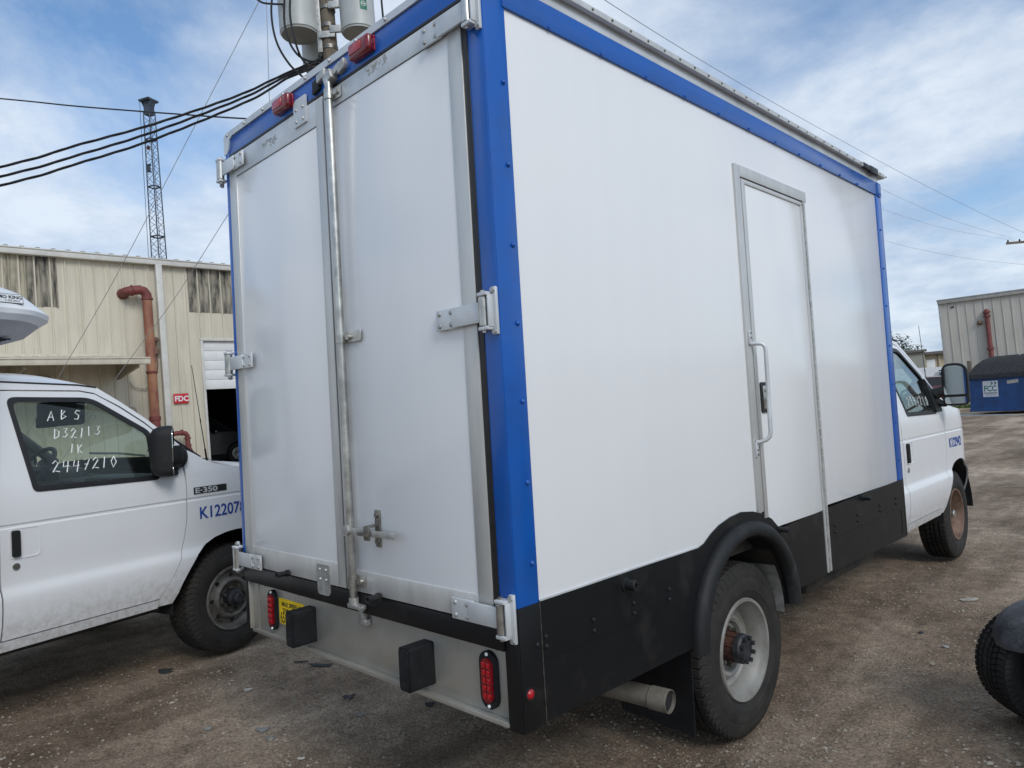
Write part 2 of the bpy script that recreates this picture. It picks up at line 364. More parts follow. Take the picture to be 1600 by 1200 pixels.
def sheet(outline, holes, fn, ucuts, vcuts, thick=.012):
    """flat outline with holes, cut into a fine mesh and mapped by fn(u, v, w) to a curved panel of some thickness"""
    b = bmesh.new(); edges = []
    for loop in [outline] + holes:
        vs = [b.verts.new((p[0], p[1], 0)) for p in loop]
        for i in range(len(vs)): edges.append(b.edges.new((vs[i], vs[(i + 1) % len(vs)])))
    bmesh.ops.triangle_fill(b, use_beauty=True, use_dissolve=False, edges=edges)
    for axis, cuts in ((0, ucuts), (1, vcuts)):
        no = (1, 0, 0) if axis == 0 else (0, 1, 0)
        for c in cuts:
            co = (c, 0, 0) if axis == 0 else (0, c, 0)
            bmesh.ops.bisect_plane(b, geom=b.verts[:] + b.edges[:] + b.faces[:], dist=1e-5, plane_co=co, plane_no=no)
    b.verts.index_update(); n = len(b.verts)
    mb = MB(); vs = [fn(v.co.x, v.co.y, 0) for v in b.verts] + [fn(v.co.x, v.co.y, -thick) for v in b.verts]
    fs = [tuple(v.index for v in f.verts) for f in b.faces]; fs2 = [tuple(i + n for i in reversed(f)) for f in fs]
    rim = [(e.verts[0].index, e.verts[1].index) for e in b.edges if e.is_boundary]
    mb.add(vs, fs + fs2 + [(i, j, j + n, i + n) for i, j in rim]); b.free()
    return mb
def frange(a, b, st):
    n = max(1, int(round((b - a) / st))); return [a + (b - a) * i / n for i in range(n + 1)]
def copy_tree(o, parent=None):
    c = o.copy(); C.objects.link(c); c.parent = parent
    for ch in list(o.children): copy_tree(ch, c)
    return c

# ---------------------------------------------------------------- ground
def gz(x, y):
    """the yard climbs gently to the camera's right and falls away to its left; it is level where the truck stands"""
    s = (x + .9) * .7099 + (y - 2) * .7043; a = abs(s)
    t = min(1, max(0, (a - 4) / 6)); t = t * t * (3 - 2 * t)
    return .028 * s * t
def gbump(x, y):
    d = math.hypot(x - 1.5, y + 1.5)
    k = .016 if d < 30 else .03
    h = noise.noise(Vector((x * .9, y * .9, 1.3))) * k + noise.noise(Vector((x * 3.1, y * 3.1, 5.1))) * .007
    # shallow wheel ruts along the truck's way
    w = x + .10 * math.sin(y * .5)
    for c in (1.25, 2.9, -2.3): h -= .016 * math.exp(-((w - c) / .16) ** 2) * (.6 + .4 * noise.noise(Vector((c, y * .6, 0))))
    return h
def axis_steps(lo, c0, c1, hi, fine):
    out = []; x = c0
    while x <= c1: out.append(x); x += fine
    st = fine; y = c0
    while y > lo: st *= 1.22; y -= st; out.insert(0, max(y, lo))
    st = fine; y = out[-1]
    while y < hi: st *= 1.22; y += st; out.append(min(y, hi))
    return out
xs = axis_steps(-900, -6.0, 4.0, 900, .09); ys = axis_steps(-300, -1.6, 9.0, 1200, .09)
g = MB().grid(lambda x, y: (x, y, gz(x, y) + gbump(x, y) - .012), xs, ys).build('ground', 'dirt', smooth=0)
g.data.shade_smooth(); g['kind'] = 'structure'
def scatter_stones():
    mb = MB(); rnd = random.Random(3)
    base = [(1, 0, 0), (-1, 0, 0), (0, 1, 0), (0, -1, 0), (0, 0, 1), (0, 0, -.6)]
    fs = [(0, 2, 4), (2, 1, 4), (1, 3, 4), (3, 0, 4), (2, 0, 5), (1, 2, 5), (3, 1, 5), (0, 3, 5)]
    o = Vector((1.56, -1.53)); n = 0
    while n < 42000:
        ang = R(rnd.uniform(-40, 40)) ; d = 1.0 + 13 * rnd.random() ** 1.7
        c = math.cos(ang); f = Vector((-.7044 * c + .7099 * math.sin(ang), .7099 * c + .7044 * math.sin(ang)))
        p = o + f * d
        if noise.noise(Vector((p.x * 1.1, p.y * 1.1, 9))) + rnd.uniform(-.45, .45) < -.05: continue
        r = .0028 + .0085 * rnd.random() ** 2.8
        if rnd.random() < .004: r = rnd.uniform(.010, .018)
        a = rnd.uniform(0, 6.28); ca, sa = math.cos(a), math.sin(a); z = gz(p.x, p.y) + gbump(p.x, p.y) - .012
        sx, sy, sz = r * rnd.uniform(.8, 1.4), r * rnd.uniform(.6, 1.1), r * rnd.uniform(.4, .9)
        mb.add([(p.x + (x * sx * ca - y * sy * sa) * rnd.uniform(.8, 1.2), p.y + (x * sx * sa + y * sy * ca), z + .3 * sz + q * sz) for x, y, q in base], fs); n += 1
    o = mb.build('gravel', 'stone', smooth=0); tag(o, 'loose crushed gravel scattered over the packed dirt yard', 'gravel'); o['kind'] = 'stuff'
scatter_stones()
# ---------------------------------------------------------------- wheels
def tyre_mesh(rr, w, rim_r, blocks=58):
    """tyre with outer sidewall at a = 0, running inwards; tread ribs cut into blocks"""
    side = [(.030, rim_r), (.016, rim_r + .010), (.013, rim_r + .018), (.006, rim_r + .032), (.0055, rim_r + .036), (.0025, rim_r + .039), (.001, rim_r + .058), (.0, rim_r + .075),
            (.002, rim_r + .088), (.0055, rim_r + .098), (.0045, rim_r + .102), (.010, rr - .034), (.017, rr - .022), (.022, rr - .010)]
    tread = [(.030, rr - .003, 1), (.050, rr, 1)]
    gro = [.28, .44, .56, .72]
    for gq in gro:
        c = gq * w; tread += [(c - .007, rr + .001, 1), (c - .005, rr - .012, 0), (c + .005, rr - .012, 0), (c + .007, rr + .001, 1)]
    tread += [(w - .050, rr, 1), (w - .030, rr - .003, 1)]
    prof = [(a, r, 0) for a, r in side] + tread + [(w - a, r, 0) for a, r in reversed(side)]
    na = blocks * 3; vs = []; fs = []
    for a, r, tr in prof:
        for b in range(blocks):
            for k, (fr, dip) in enumerate(((0, 0), (.76, 0), (.88, .012))):
                sh = .35 * math.sin(a / w * 3 * math.pi) if tr else 0
                edge = 1 if tr else (.7 if r > rr - .036 else 0)
                t = 2 * math.pi * (b + fr + sh) / blocks; q = r - dip * edge
                vs.append((-a, q * math.cos(t), q * math.sin(t)))
    m = len(prof)
    for i in range(m - 1):
        for k in range(na): q = (k + 1) % na; fs.append((i * na + k, (i + 1) * na + k, (i + 1) * na + q, i * na + q))
    return MB().add(vs, fs).mesh('tyre', 28)
TYRES = {}
def wheel(root, x, y, z, rr, w, style, side=1, steer=0.0, name='wheel'):
    key = (round(rr, 3), round(w, 3))
    rim_r = rr * .575
    if key not in TYRES:
        TYRES[key] = tyre_mesh(rr, w, rim_r); TYRES[key].materials.append(MATS['tyre'])
    t = bpy.data.objects.new(name, TYRES[key]); C.objects.link(t); t.parent = root; t.location = (x, y, z); t.rotation_euler = (.37, 0, steer + (0 if side > 0 else math.pi))
    rm = {'rear': 'rim_grey', 'front': 'rim_rust', 'van': 'rim_dirty', 'cart': 'black_plastic', 'car': 'steel'}[style]
    q = rim_r
    dish = .11 if style == 'rear' else .12 if style == 'front' else .045
    p = [(-.030, q + .004), (-.018, q + .006), (-.010, q + .002), (-.012, q - .010), (-.024, q - .015), (-.045, q - .022), (-.060, q - .036), (-dish * .75 - .02, q - .044), (-dish, q - .055),
         (-dish - .010, q * .70), (-dish + .004, q * .66), (-dish + .020, q * .62), (-dish + .026, q * .57), (-dish + .018, q * .51), (-dish - .004, q * .47), (-dish - .008, q * .30), (-dish + .002, 0)]
    ro = MB().lathe(p, (0, 0, 0), (1, 0, 0), 48).build('rim', rm, t)
    if style == 'rear':
        hb = MB().lathe([(-.13, 0), (-.13, .078), (-.115, .080), (-.112, .063), (-.045, .058), (-.040, .066)], (0, 0, 0), (1, 0, 0), 24)
        for k in range(8): a = 2 * math.pi * k / 8; hb.obox((-.08, .061 * math.cos(a), .061 * math.sin(a)), (.036, 0, 0), (0, .004 * math.cos(a), .004 * math.sin(a)), (0, -.006 * math.sin(a), .006 * math.cos(a)))
        hb.build('hub', 'rust', ro)
        cp = MB().lathe([(-.045, .067), (-.022, .066), (-.014, .058), (-.010, .030), (-.012, 0)], (0, 0, 0), (1, 0, 0), 24)
        for k in range(8):
            a = 2 * math.pi * k / 8; cp.cyl((-.03, .052 * math.cos(a), .052 * math.sin(a)), (.004, .052 * math.cos(a), .052 * math.sin(a)), .010, n=6)
        cp.build('hub_cap', 'hub_dark', ro)
        nu = MB()
        for k in range(8):
            a = 2 * math.pi * (k + .5) / 8; nu.cyl((-.132, .083 * math.cos(a), .083 * math.sin(a)), (-.085, .083 * math.cos(a), .083 * math.sin(a)), .010, n=6)
        nu.build('lug_nuts', 'steel_dark', ro, kind='stuff')
    elif style in ('front', 'van'):
        MB().lathe([(-dish - .01, .062), (-dish + .045, .058), (-dish + .055, .040), (-dish + .085, .036), (-dish + .092, .028), (-dish + .092, 0)], (0, 0, 0), (1, 0, 0), 24).build('hub', 'steel' if style == 'front' else 'hub_dark', ro)
        nu = MB()
        for k in range(8):
            a = 2 * math.pi * k / 8; nu.cyl((-dish, .084 * math.cos(a), .084 * math.sin(a)), (-dish + .040, .084 * math.cos(a), .084 * math.sin(a)), .011, n=6)
        nu.build('lug_nuts', 'steel_dark', ro, kind='stuff')
        ho = MB()
        for k in range(8):
            a = 2 * math.pi * (k + .5) / 8; r_ = q * .72; ho.cyl((-dish - .02, r_ * math.cos(a), r_ * math.sin(a)), (-dish + .001, r_ * math.cos(a), r_ * math.sin(a)), .014, n=10)
        ho.build('rim_holes', 'dark', ro, kind='stuff')
    elif style == 'car':
        sp = MB()
        for k in range(10):
            a = 2 * math.pi * k / 10; sp.obox((-.02, q * .55 * math.cos(a), q * .55 * math.sin(a)), (.008, 0, 0), (0, q * .42 * math.cos(a), q * .42 * math.sin(a)), (0, -.014 * math.sin(a), .014 * math.cos(a)), .003)
        sp.build('spokes', 'steel', ro)
    else:
        MB().lathe([(-.05, .07), (-.02, .06), (-.01, .03), (-.01, 0)], (0, 0, 0), (1, 0, 0), 20).build('hub', 'rim_dirty', ro)
    return t

# ---------------------------------------------------------------- cab of a cutaway van (template: origin on the ground under the outer face of the right front tyre, y forward)
OFFZ = [(.40, -.040), (.44, -.034), (.50, -.012), (.58, .010), (.66, .020), (.715, .019), (.735, .013), (.765, -.001), (.80, -.004), (.95, .0), (1.066, -.001), (1.074, -.008), (1.082, -.008), (1.090, -.002), (1.16, -.004), (1.25, -.014), (1.30, -.026), (1.9, -.205)]
def offz(z):
    for (a, x), (b, y) in zip(OFFZ, OFFZ[1:]):
        if z <= b: return x + (y - x) * max(0, (z - a)) / (b - a)
    return OFFZ[-1][1]
def cab_off(s, z):
    t = max(0, s - .12) / .68; return offz(z) - .30 * t ** 1.9 - (.05 * max(0, -(s + .2)) ** 0 if False else 0)
ZC = [.47, .50, .54, .58, .62, .66, .69, .715, .725, .735, .75, .765, .78, .80, .85, .9, .95, 1.0, 1.04, 1.066, 1.074, 1.082, 1.09, 1.12, 1.16, 1.20, 1.25, 1.30, 1.4, 1.5, 1.6, 1.7, 1.8]
STROKES = {'A': [[(0, 0), (.45, 1), (.85, 0)], [(.15, .38), (.72, .38)]], 'B': [[(.1, 0), (.1, 1), (.6, .85), (.15, .52), (.75, .3), (.1, 0)]], 'S': [[(.8, .9), (.35, 1), (.1, .75), (.7, .45), (.55, .05), (.05, .1)]],
    'D': [[(.1, 0), (.1, 1), (.7, .75), (.65, .25), (.1, 0)]], '3': [[(.1, .9), (.6, .95), (.35, .55), (.7, .3), (.4, 0), (.05, .12)]], '2': [[(.05, .75), (.4, 1), (.7, .75), (.05, .02), (.4, .1), (.85, .02)]],
    '1': [[(.35, 1), (.3, 0)]], 'I': [[(.35, 1), (.3, 0)]], 'K': [[(.15, 1), (.1, 0)], [(.75, .95), (.15, .45), (.75, 0)]], '4': [[(.15, 1), (.05, .5), (.75, .55)], [(.65, .95), (.5, 0)]],
    '7': [[(.05, .9), (.75, .95), (.3, 0)], [(.2, .5), (.65, .5)]], '0': [[(.45, 1), (.08, .55), (.35, 0), (.75, .45), (.45, 1)]], ' ': []}
def handwriting(lines, fn, r):
    mb = MB(); rnd = random.Random(11)
    for txt, u0, v0, h, adv in lines:
        for i, ch in enumerate(txt):
            dv = rnd.uniform(-.12, .12) * h; sl = rnd.uniform(.12, .3)
            for st in STROKES[ch]:
                pts = [fn(u0 + i * adv + (x * .72 + y * sl) * h, v0 + dv + y * h, .002) for x, y in st]
                mb.tube(pts, r, 5)
    return mb

def cab(root, ox, oy, k, hw, rear_s, text_num, badge, note, rim, mirror_folded, steer=0.0):
    X0 = .04; CX = X0 - hw
    def M(x, s, z): return (ox + k * x, oy + k * s, k * z)
    def right(s, z, w): return M(X0 + cab_off(s, z) + w, s, z)
    def left(s, z, w): return M(2 * CX - (X0 + cab_off(s, z) + w), s, z)
    sc = frange(-2.0, .9, .10)
    pillar = [(-.80, 1.815), (-.66, 1.715), (-.52, 1.605), (-.35, 1.443), (-.24, 1.366)]
    door = [(-1.414, .500), (-.553, .500), (-.49, .585), (-.420, .707), (-.378, .83), (-.357, .94), (-.347, 1.08), (-.345, 1.21), (-.352, 1.30), (-.372, 1.375), (-.43, 1.475), (-.545, 1.585), (-.68, 1.69), (-.815, 1.775), (-.90, 1.792), (-1.414, 1.800)]
    win = rounded([(-1.292, 1.757), (-1.235, 1.250), (-.525, 1.238), (-.520, 1.525), (-.845, 1.748)], [.05, .03, .03, .05, .06])
    fender = [(-.337, 1.345), (-.337, 1.21), (-.339, 1.08), (-.349, .94), (-.370, .83), (-.412, .707), (-.482, .588), (-.545, .500), (-.548, .450), (-.455, .447), (-.425, .50), (-.395, .575), (-.348, .650), (-.29, .725), (-.22, .778), (-.145, .810), (-.06, .828), (.02, .834), (.10, .830), (.19, .808), (.27, .768), (.34, .71), (.40, .63), (.435, .55), (.455, .46),
              (.80, .47), (.84, .72), (.82, .98), (.76, 1.10), (.60, 1.165), (.40, 1.210), (.20, 1.243), (0, 1.268), (-.11, 1.296), (-.18, 1.325), (-.25, 1.372), (-.29, 1.395)]
    upper = [(-.39, 1.40), (-.305, 1.405), (-.35, 1.447), (-.52, 1.610), (-.66, 1.720), (-.80, 1.820), (-.90, 1.836), (rear_s, 1.862), (rear_s, 1.808), (-.90, 1.800), (-.818, 1.784), (-.675, 1.698), (-.538, 1.592), (-.424, 1.480)]
    rearp = [(rear_s, .45), (-1.422, .45), (-1.422, 1.800), (rear_s, 1.800)]
    for fn, sd in ((right, 1), (left, -1)):
        d = sheet(door, [win], fn, sc, ZC).build('door', 'white_car', root)
        # window trim, glass
        inner = rounded([(-1.272, 1.738), (-1.218, 1.272), (-.545, 1.260), (-.540, 1.513), (-.850, 1.728)], [.045, .025, .025, .045, .055])
        outer = rounded([(-1.300, 1.765), (-1.242, 1.242), (-.517, 1.230), (-.512, 1.530), (-.843, 1.756)], [.05, .03, .03, .05, .06])
        sheet(outer, [inner], lambda s, z, w: fn(s, z, w + .004), sc, ZC, .012).build('window_trim', 'black_trim', d)
        gl = sheet(rounded([(-1.29, 1.755), (-1.235, 1.254), (-.527, 1.242), (-.522, 1.520), (-.848, 1.745)], .04), [], lambda s, z, w: fn(s, z, w - .008), sc, ZC, .003).build('window_glass', 'window_glass', d)
        if sd == 1 and note:
            handwriting(note, lambda u, v, w: fn(u, v, -.007 + w), (.0030 if badge else .0014) * k).build('marker_writing', 'marker_white', gl, kind='stuff')
        # handle
        hd = MB(); hd.prism(rounded([(-1.362, .918), (-1.325, .918), (-1.325, 1.055), (-1.362, 1.055)], .012), lambda a, b, w: fn(a, b, w), .001, .018)
        hd.build('door_handle', 'black_plastic', d)
        pk = sheet(rounded([(-1.375, .905), (-1.22, .905), (-1.22, 1.068), (-1.375, 1.068)], .03), [rounded([(-1.368, .912), (-1.228, .912), (-1.228, 1.061), (-1.368, 1.061)], .026)], lambda s, z, w: fn(s, z, w + .003), [], [], .01)
        pk.build('handle_bezel', 'white_car', d)
        MB().cyl(fn(-1.343, .868, -.005), fn(-1.343, .868, .006), .018 * k, n=16).build('door_lock', 'steel', d)
        f = sheet(fender, [], fn, frange(-.6, .9, .05), ZC).build('fender', 'white_car', root)
        if sd == 1:
            if badge:
                sheet([(-.292, 1.108), (-.045, 1.108), (-.045, 1.152), (-.292, 1.152)], [], lambda s, z, w: fn(s, z, w + .004), [], [], .006).build('badge_plate', 'black_trim', f)
                text_mb('E·350', .046, lambda u, v, w: fn(-.288 + u, 1.1145 + v, .006 + w), .003, .0012, xscale=1.62).build('badge_lettering', 'alu_pale', f)
            text_mb(text_num, .108, lambda u, v, w: fn(-.262 + u, .945 + v, .001 + w), .0015, .0016, xscale=.92).build('fleet_number', 'print_blue', f)
        sheet(upper, [], fn, sc, ZC).build('roof_rail', 'white_car', root)
        sheet(rearp, [], fn, sc, ZC).build('rear_side_panel', 'white_car', root)
        rk = sheet([(-1.422, .440), (-.556, .443), (-.556, .493), (-1.422, .493)], [], lambda s, z, w: fn(s, z, w + .008), sc, [.45, .46, .47, .48], .03)
        rk.build('rocker_panel', 'white_car', root)
        # wheel house
        wh = MB(); n = 20
        for ww in (0, 1): pass
        arc = [(.02 + .47 * math.cos(math.pi * i / n), .37 + .455 * math.sin(math.pi * i / n)) for i in range(n + 1)]
        def wl(s, z, w):
            return M(X0 - .035 - w if sd == 1 else 2 * CX - (X0 - .035 - w), s, z)
        wh.grid(lambda i, w: wl(*arc[i], w), list(range(n + 1)), [0, .12, .34]); wh.prism(arc, wl, .34, .36)
        wh.build('wheel_house', 'dark', root)
    # roof
    def roofp(s, t):
        z0 = 1.836 + (-.90 - s) * .024 if s < -.9 else 1.836 - (s + .9) * .16
        e = X0 + cab_off(s, z0) - .004; half = e - CX
        return M(CX + half * t, s, z0 + .105 * (1 - abs(t) ** 2.6) * (1 if s < -1 else .55 + .45 * (-.80 - s) / .2))
    MB().grid(roofp, frange(rear_s, -.80, .08), [-1, -.97, -.92, -.85, -.75, -.6, -.4, -.2, 0, .2, .4, .6, .75, .85, .92, .97, 1]).build('roof', 'white_car', root, smooth=60)
    # drip rail line
    for sd in (1, -1):
        pts = [(-.80, 1.826), (-.90, 1.840), (rear_s, 1.866)]
        MB().tube([M((X0 + cab_off(s, z) + .004) if sd == 1 else 2 * CX - (X0 + cab_off(s, z) + .004), s, z - .008) for s, z in pts], .005 * k, 6).build('drip_rail', 'black_trim', root)
    # windscreen
    def wsp(q, t):
        s0 = -.80 + q * (.60); z0 = 1.815 + q * (1.345 - 1.815)
        if q < .75: pass
        e = X0 + cab_off(s0, z0) - .012; half = e - CX
        bow = (1 - abs(t) ** 2.2)
        return M(CX + half * t, s0 + bow * (.10 + .10 * q), z0 + .03 * bow * (1 - q))
    ts = [i / 8 - 1 for i in range(17)]
    MB().grid(wsp, [0, .15, .3, .45, .6, .75, .9, 1], ts).build('windscreen', 'window_glass', root, smooth=60)
    for e_, nm in ((1, 'right'), (-1, 'left')):
        MB().tube([wsp(q, e_) for q in (0, .25, .5, .75, 1)], .008 * k, 6).build('windscreen_seal', 'black_trim', root)
    for e_ in (1, -1): MB().tube([Vector(wsp(q, e_)) + Vector((-e_ * .035 * k, -.03 * k, -.01)) for q in (0, .25, .5, .75, 1)], .036 * k, 8).build('pillar_lining', 'pillar_grey', root)
    MB().grid(lambda q, t: (Vector(wsp(1, t)) + Vector((0, k * q * .16, -k * (.005 + .03 * q)))), [0, .5, 1], ts).build('cowl', 'black_plastic', root)
    wp = MB()
    for t0 in (-.1, .62): wp.tube([Vector(wsp(1.0, t0)) + Vector((0, .03 * k, .01)), Vector(wsp(.97, t0 - .25)) + Vector((0, .015, .02)), Vector(wsp(.93, t0 - .55)) + Vector((0, .01, .015))], .009 * k, 6)
    wp.build('wiper', 'black_plastic', root)
    # hood and nose
    def hoodp(q, t):
        s0 = -.18 + q * .96; zs = [(-.18, 1.322), (0, 1.268), (.2, 1.243), (.4, 1.21), (.6, 1.165), (.78, 1.085)]
        z0 = zs[-1][1]
        for (a, x), (b, y) in zip(zs, zs[1:]):
            if s0 <= b: z0 = x + (y - x) * (s0 - a) / (b - a); break
        e = X0 + cab_off(s0, z0); half = e - CX
        return M(CX + half * t, s0 + .10 * (1 - t * t) * q + .0, z0 + (.055 + .02 * q) * (1 - abs(t) ** 3) - (.02 * (1 - q) * (1 - t * t)))
    MB().grid(hoodp, frange(0, 1, .1), [-1, -.96, -.9, -.8, -.6, -.3, 0, .3, .6, .8, .9, .96, 1]).build('hood', 'white_car', root, smooth=60)
    ex = X0 - .28 - CX
    MB().box(*M(CX - ex, .74, .50), *M(CX + ex, .86, 1.12), .03).build('nose_panel', 'white_car', root)
    MB().box(*M(CX - ex * .62, .85, .72), *M(CX + ex * .62, .885, 1.03), .01).build('grille', 'black_trim', root)
    for sd in (1, -1): MB().box(*M(CX + sd * ex * .66, .84, .74), *M(CX + sd * ex * .98, .89, 1.0), .02).build('headlight', 'alu_pale', root)
    bm_ = MB(); bx = [(-.92, .52), (-.91, .70), (-.84, .84), (-.5, .93), (0, .95), (.5, .93), (.84, .84), (.91, .70), (.92, .52)]
    hb = X0 - CX - .045
    bm_.grid(lambda i, q: M(CX + bx[i][0] * hb - (0 if q in (1, 2) else .01 * (1 if bx[i][0] > 0 else -1)), bx[i][1] + (.0 if q in (1, 2) else -.02), [.46, .48, .70, .73, .73][q]), list(range(9)), [0, 1, 2, 3])
    bm_.build('front_bumper', 'black_plastic', root)
    # floor, firewall, interior
    MB().box(*M(CX - hw + .12, rear_s, .40), *M(CX + hw - .12, -.48, .52)).box(*M(CX - hw * .62, -.48, .36), *M(CX + hw * .62, .72, .62)).build('underbody', 'chassis', root)
    MB().box(*M(CX - hw + .06, rear_s, .52), *M(CX + hw - .06, rear_s + .03, 1.80)).box(*M(CX - hw + .4, -.30, .62), *M(CX + hw - .4, -.20, 1.24)).build('cab_bulkhead', 'dash', root)
    da = MB(); da.box(*M(CX - hw + .08, -.55, .80), *M(CX + hw - .08, -.26, 1.235), .05); da.box(*M(CX + .25, -.62, 1.19), *M(CX + hw - .16, -.40, 1.262), .03); da.box(*M(CX - hw + .2, -.52, 1.15), *M(CX - .25, -.30, 1.31), .05)
    da.build('dashboard', 'dash', root)
    sw = []; c0 = Vector(M(CX - hw * .46, -.60, 1.31)); ax = Vector((0, -.75, .66))
    uu = Vector((1, 0, 0)); vv = ax.cross(uu)
    for i in range(24): a = 2 * math.pi * i / 24; sw.append(c0 + (uu * math.cos(a) + vv * math.sin(a)) * .19 * k)
    st = MB().tube(sw, .016 * k, 8, True); st.tube([c0, c0 + Vector((0, .35 * k, -.25 * k))], .03 * k, 8); st.obox(c0, uu * .17 * k, vv * .02 * k, ax * .012 * k); st.build('steering_wheel', 'dash', root)
    for sd in (.46, -.46):
        se = MB(); cx = CX + sd * hw; w = .25
        se.box(*M(cx - w, -1.40, .78), *M(cx + w, -.90, .95), .06); 
        se.obox(M(cx, -1.36, 1.22), (w * k, 0, 0), (0, .06 * k, -.012 * k), (0, -.06 * k, .30 * k), .05); se.obox(M(cx, -1.42, 1.60), (.13 * k, 0, 0), (0, .045 * k, 0), (0, 0, .09 * k), .04)
        se.build('seat', 'seat', root)
    MB().box(*M(CX - .12, -.72, 1.60), *M(CX + .12, -.69, 1.67), .01).tube([M(CX, -.70, 1.66), M(CX, -.62, 1.76)], .008).build('rear_view_mirror', 'black_plastic', root)
    MB().box(*M(CX + .18, -.86, 1.60), *M(CX + .66 * hw / .95, -.80, 1.76), .02).build('sun_visor', 'dash', root)
    # aerial
    b0 = Vector(M(X0 - .17, -.06, 1.275))
    ae = MB().lathe([(0, .03 * k), (.02 * k, .02 * k), (.03 * k, .008 * k), (.12 * k, .006 * k), (.12 * k, .0035), (.30 * k, .003), (.30 * k, .0045), (.33 * k, .0045), (.33 * k, .0028), (.70 * k, .0022)], b0, (-.02, -.12, 1), 8)
    ae.build('aerial', 'black_trim', root)
    # mirrors
    for sd in (1, -1):
        fn = right if sd == 1 else left
        sx = sd
        mr = MB()
        base = Vector(fn(-.47, 1.34, 0))
        sail = rounded([(-.56, 1.245), (-.40, 1.245), (-.40, 1.37), (-.545, 1.52)], .02)
        m0 = sheet(sail, [], lambda s, z, w: fn(s, z, w + .022), [], ZC, .03).build('wing_mirror', 'black_plastic', root)
        if mirror_folded:
            hc = Vector(fn(-.505, 1.405, .135)); fx = Vector((.70 * sd, -.55, 0)).normalized()
        else:
            hc = Vector(fn(-.43, 1.455, .19)); fx = Vector((1.0 * sd, .08, 0)).normalized()
        fy = Vector((-fx.y, fx.x, 0))
        if fy.y < 0: fy = -fy
        if mirror_folded: fy = -fy
        hw_, hh = (.070, .155) if mirror_folded else (.088, .165)
        def hp(a, b, c): return hc + fx * a * k + Vector((0, 0, 1)) * b * k + fy * c * k
        sh = rounded([(-hw_, -hh), (hw_, -hh), (hw_, hh), (-hw_, hh)], [.05, .05, .09, .07], 7)
        body = MB(); rings = [(1.0, -.02), (1.03, 0), (1.0, .05), (.85, .085), (.55, .105)]
        nn = len(sh); vs = []; fs = []
        for sc_, dd in rings: vs += [hp(a * sc_, b * (1 - (1 - sc_) * .6), dd) for a, b in sh]
        for i in range(len(rings) - 1):
            for j in range(nn): q = (j + 1) % nn; fs.append((i * nn + j, i * nn + q, (i + 1) * nn + q, (i + 1) * nn + j))
        fs.append(tuple(range((len(rings) - 1) * nn, len(rings) * nn))); fs.append(tuple(reversed(range(nn))))
        body.add(vs, fs).build('mirror_shell', 'black_plastic', m0)
        if mirror_folded:
            MB().obox((base + hc) / 2 + Vector((0, .05 * k, -.02)), (hc - base) * .5, Vector((0, .05 * k, 0)), Vector((0, 0, .06 * k)), .02).sphere(base + Vector((.03 * sd, .09 * k, .02)), .055 * k, sq=(.8, 1, 1.3)).build('mirror_arm', 'black_plastic', m0)
        else:
            am = MB()
            for dz, rr_ in ((.035, .026), (-.125, .020)):
                am.tube([base + Vector((.01 * sd, .03 * k, .02 + (dz if dz > 0 else dz * .35) * .8)), (base + hc) / 2 + Vector((0, .02, dz * .8)), hc + Vector((-.05 * sd, .02, dz))], [rr_ * 1.9 * k, rr_ * 1.1 * k, rr_ * k], 10)
            am.build('mirror_arm', 'black_plastic', m0)
        inn = rounded([(-hw_ * .86, -hh * .48), (hw_ * .86, -hh * .48), (hw_ * .84, hh * .90), (-hw_ * .84, hh * .90)], [.012, .012, .07, .05], 6)
        MB().prism(inn, lambda a, b, w: hp(a, b, w), -.0245, -.021).build('mirror_glass', 'mirror_glass', m0)
        inn = rounded([(-hw_ * .82, -hh * .92), (hw_ * .82, -hh * .92), (hw_ * .86, -hh * .60), (-hw_ * .86, -hh * .60)], .02, 5)
        MB().prism(inn, lambda a, b, w: hp(a, b, w), -.0245, -.021).build('spot_mirror', 'mirror_glass', m0)
    # front wheels
    wheel(root, *M(0, 0.02, .365), .365 * k, .235 * k, rim, 1, steer)
    wheel(root, *M(2 * CX, 0.02, .365), .365 * k, .235 * k, rim, -1, steer)
    MB().cyl(M(2 * CX + .1, .02, .36), M(-.1, .02, .36), .05 * k, n=10).build('front_axle', 'chassis', root)
# ---------------------------------------------------------------- the box truck (origin: ground under the rear right corner of the box; x right, y forward)
T = thing('box_truck', 'white box truck with blue trim and black skirt filling the foreground, rear doors shut', 'truck')
W, LB = 1.84, 3.655
ZB, ZS, ZT = .556, .925, 2.82      # skirt bottom, skirt top, top of white side
def tb(name, m, *boxes, bev=.002, parent=T, kind=None):
    mb = MB()
    for b in boxes: mb.box(*b, bev)
    return mb.build(name, m, parent, kind=kind)
# box shell
tb('box_floor', 'chassis', (-W + .03, .03, .94, -.03, LB - .03, 1.0))
tb('left_wall', 'white_panel', (-W, .03, .94, -W + .028, LB, 2.90))
tb('front_wall', 'white_panel', (-W + .03, LB - .03, .94, -.03, LB, 2.90))
side = tb('side_panel', 'white_panel', (-.03, .095, ZS - .005, -.002, LB - .09, ZT + .03))
ro = MB().grid(lambda x, y: (x, y, 2.945 + .03 * (1 - ((x + W / 2) / (W / 2 + .01)) ** 2)), frange(-W - .008, .010, .1), frange(-.006, LB + .04, .3)).build('roof_skin', 'alu_pale', T, smooth=60)
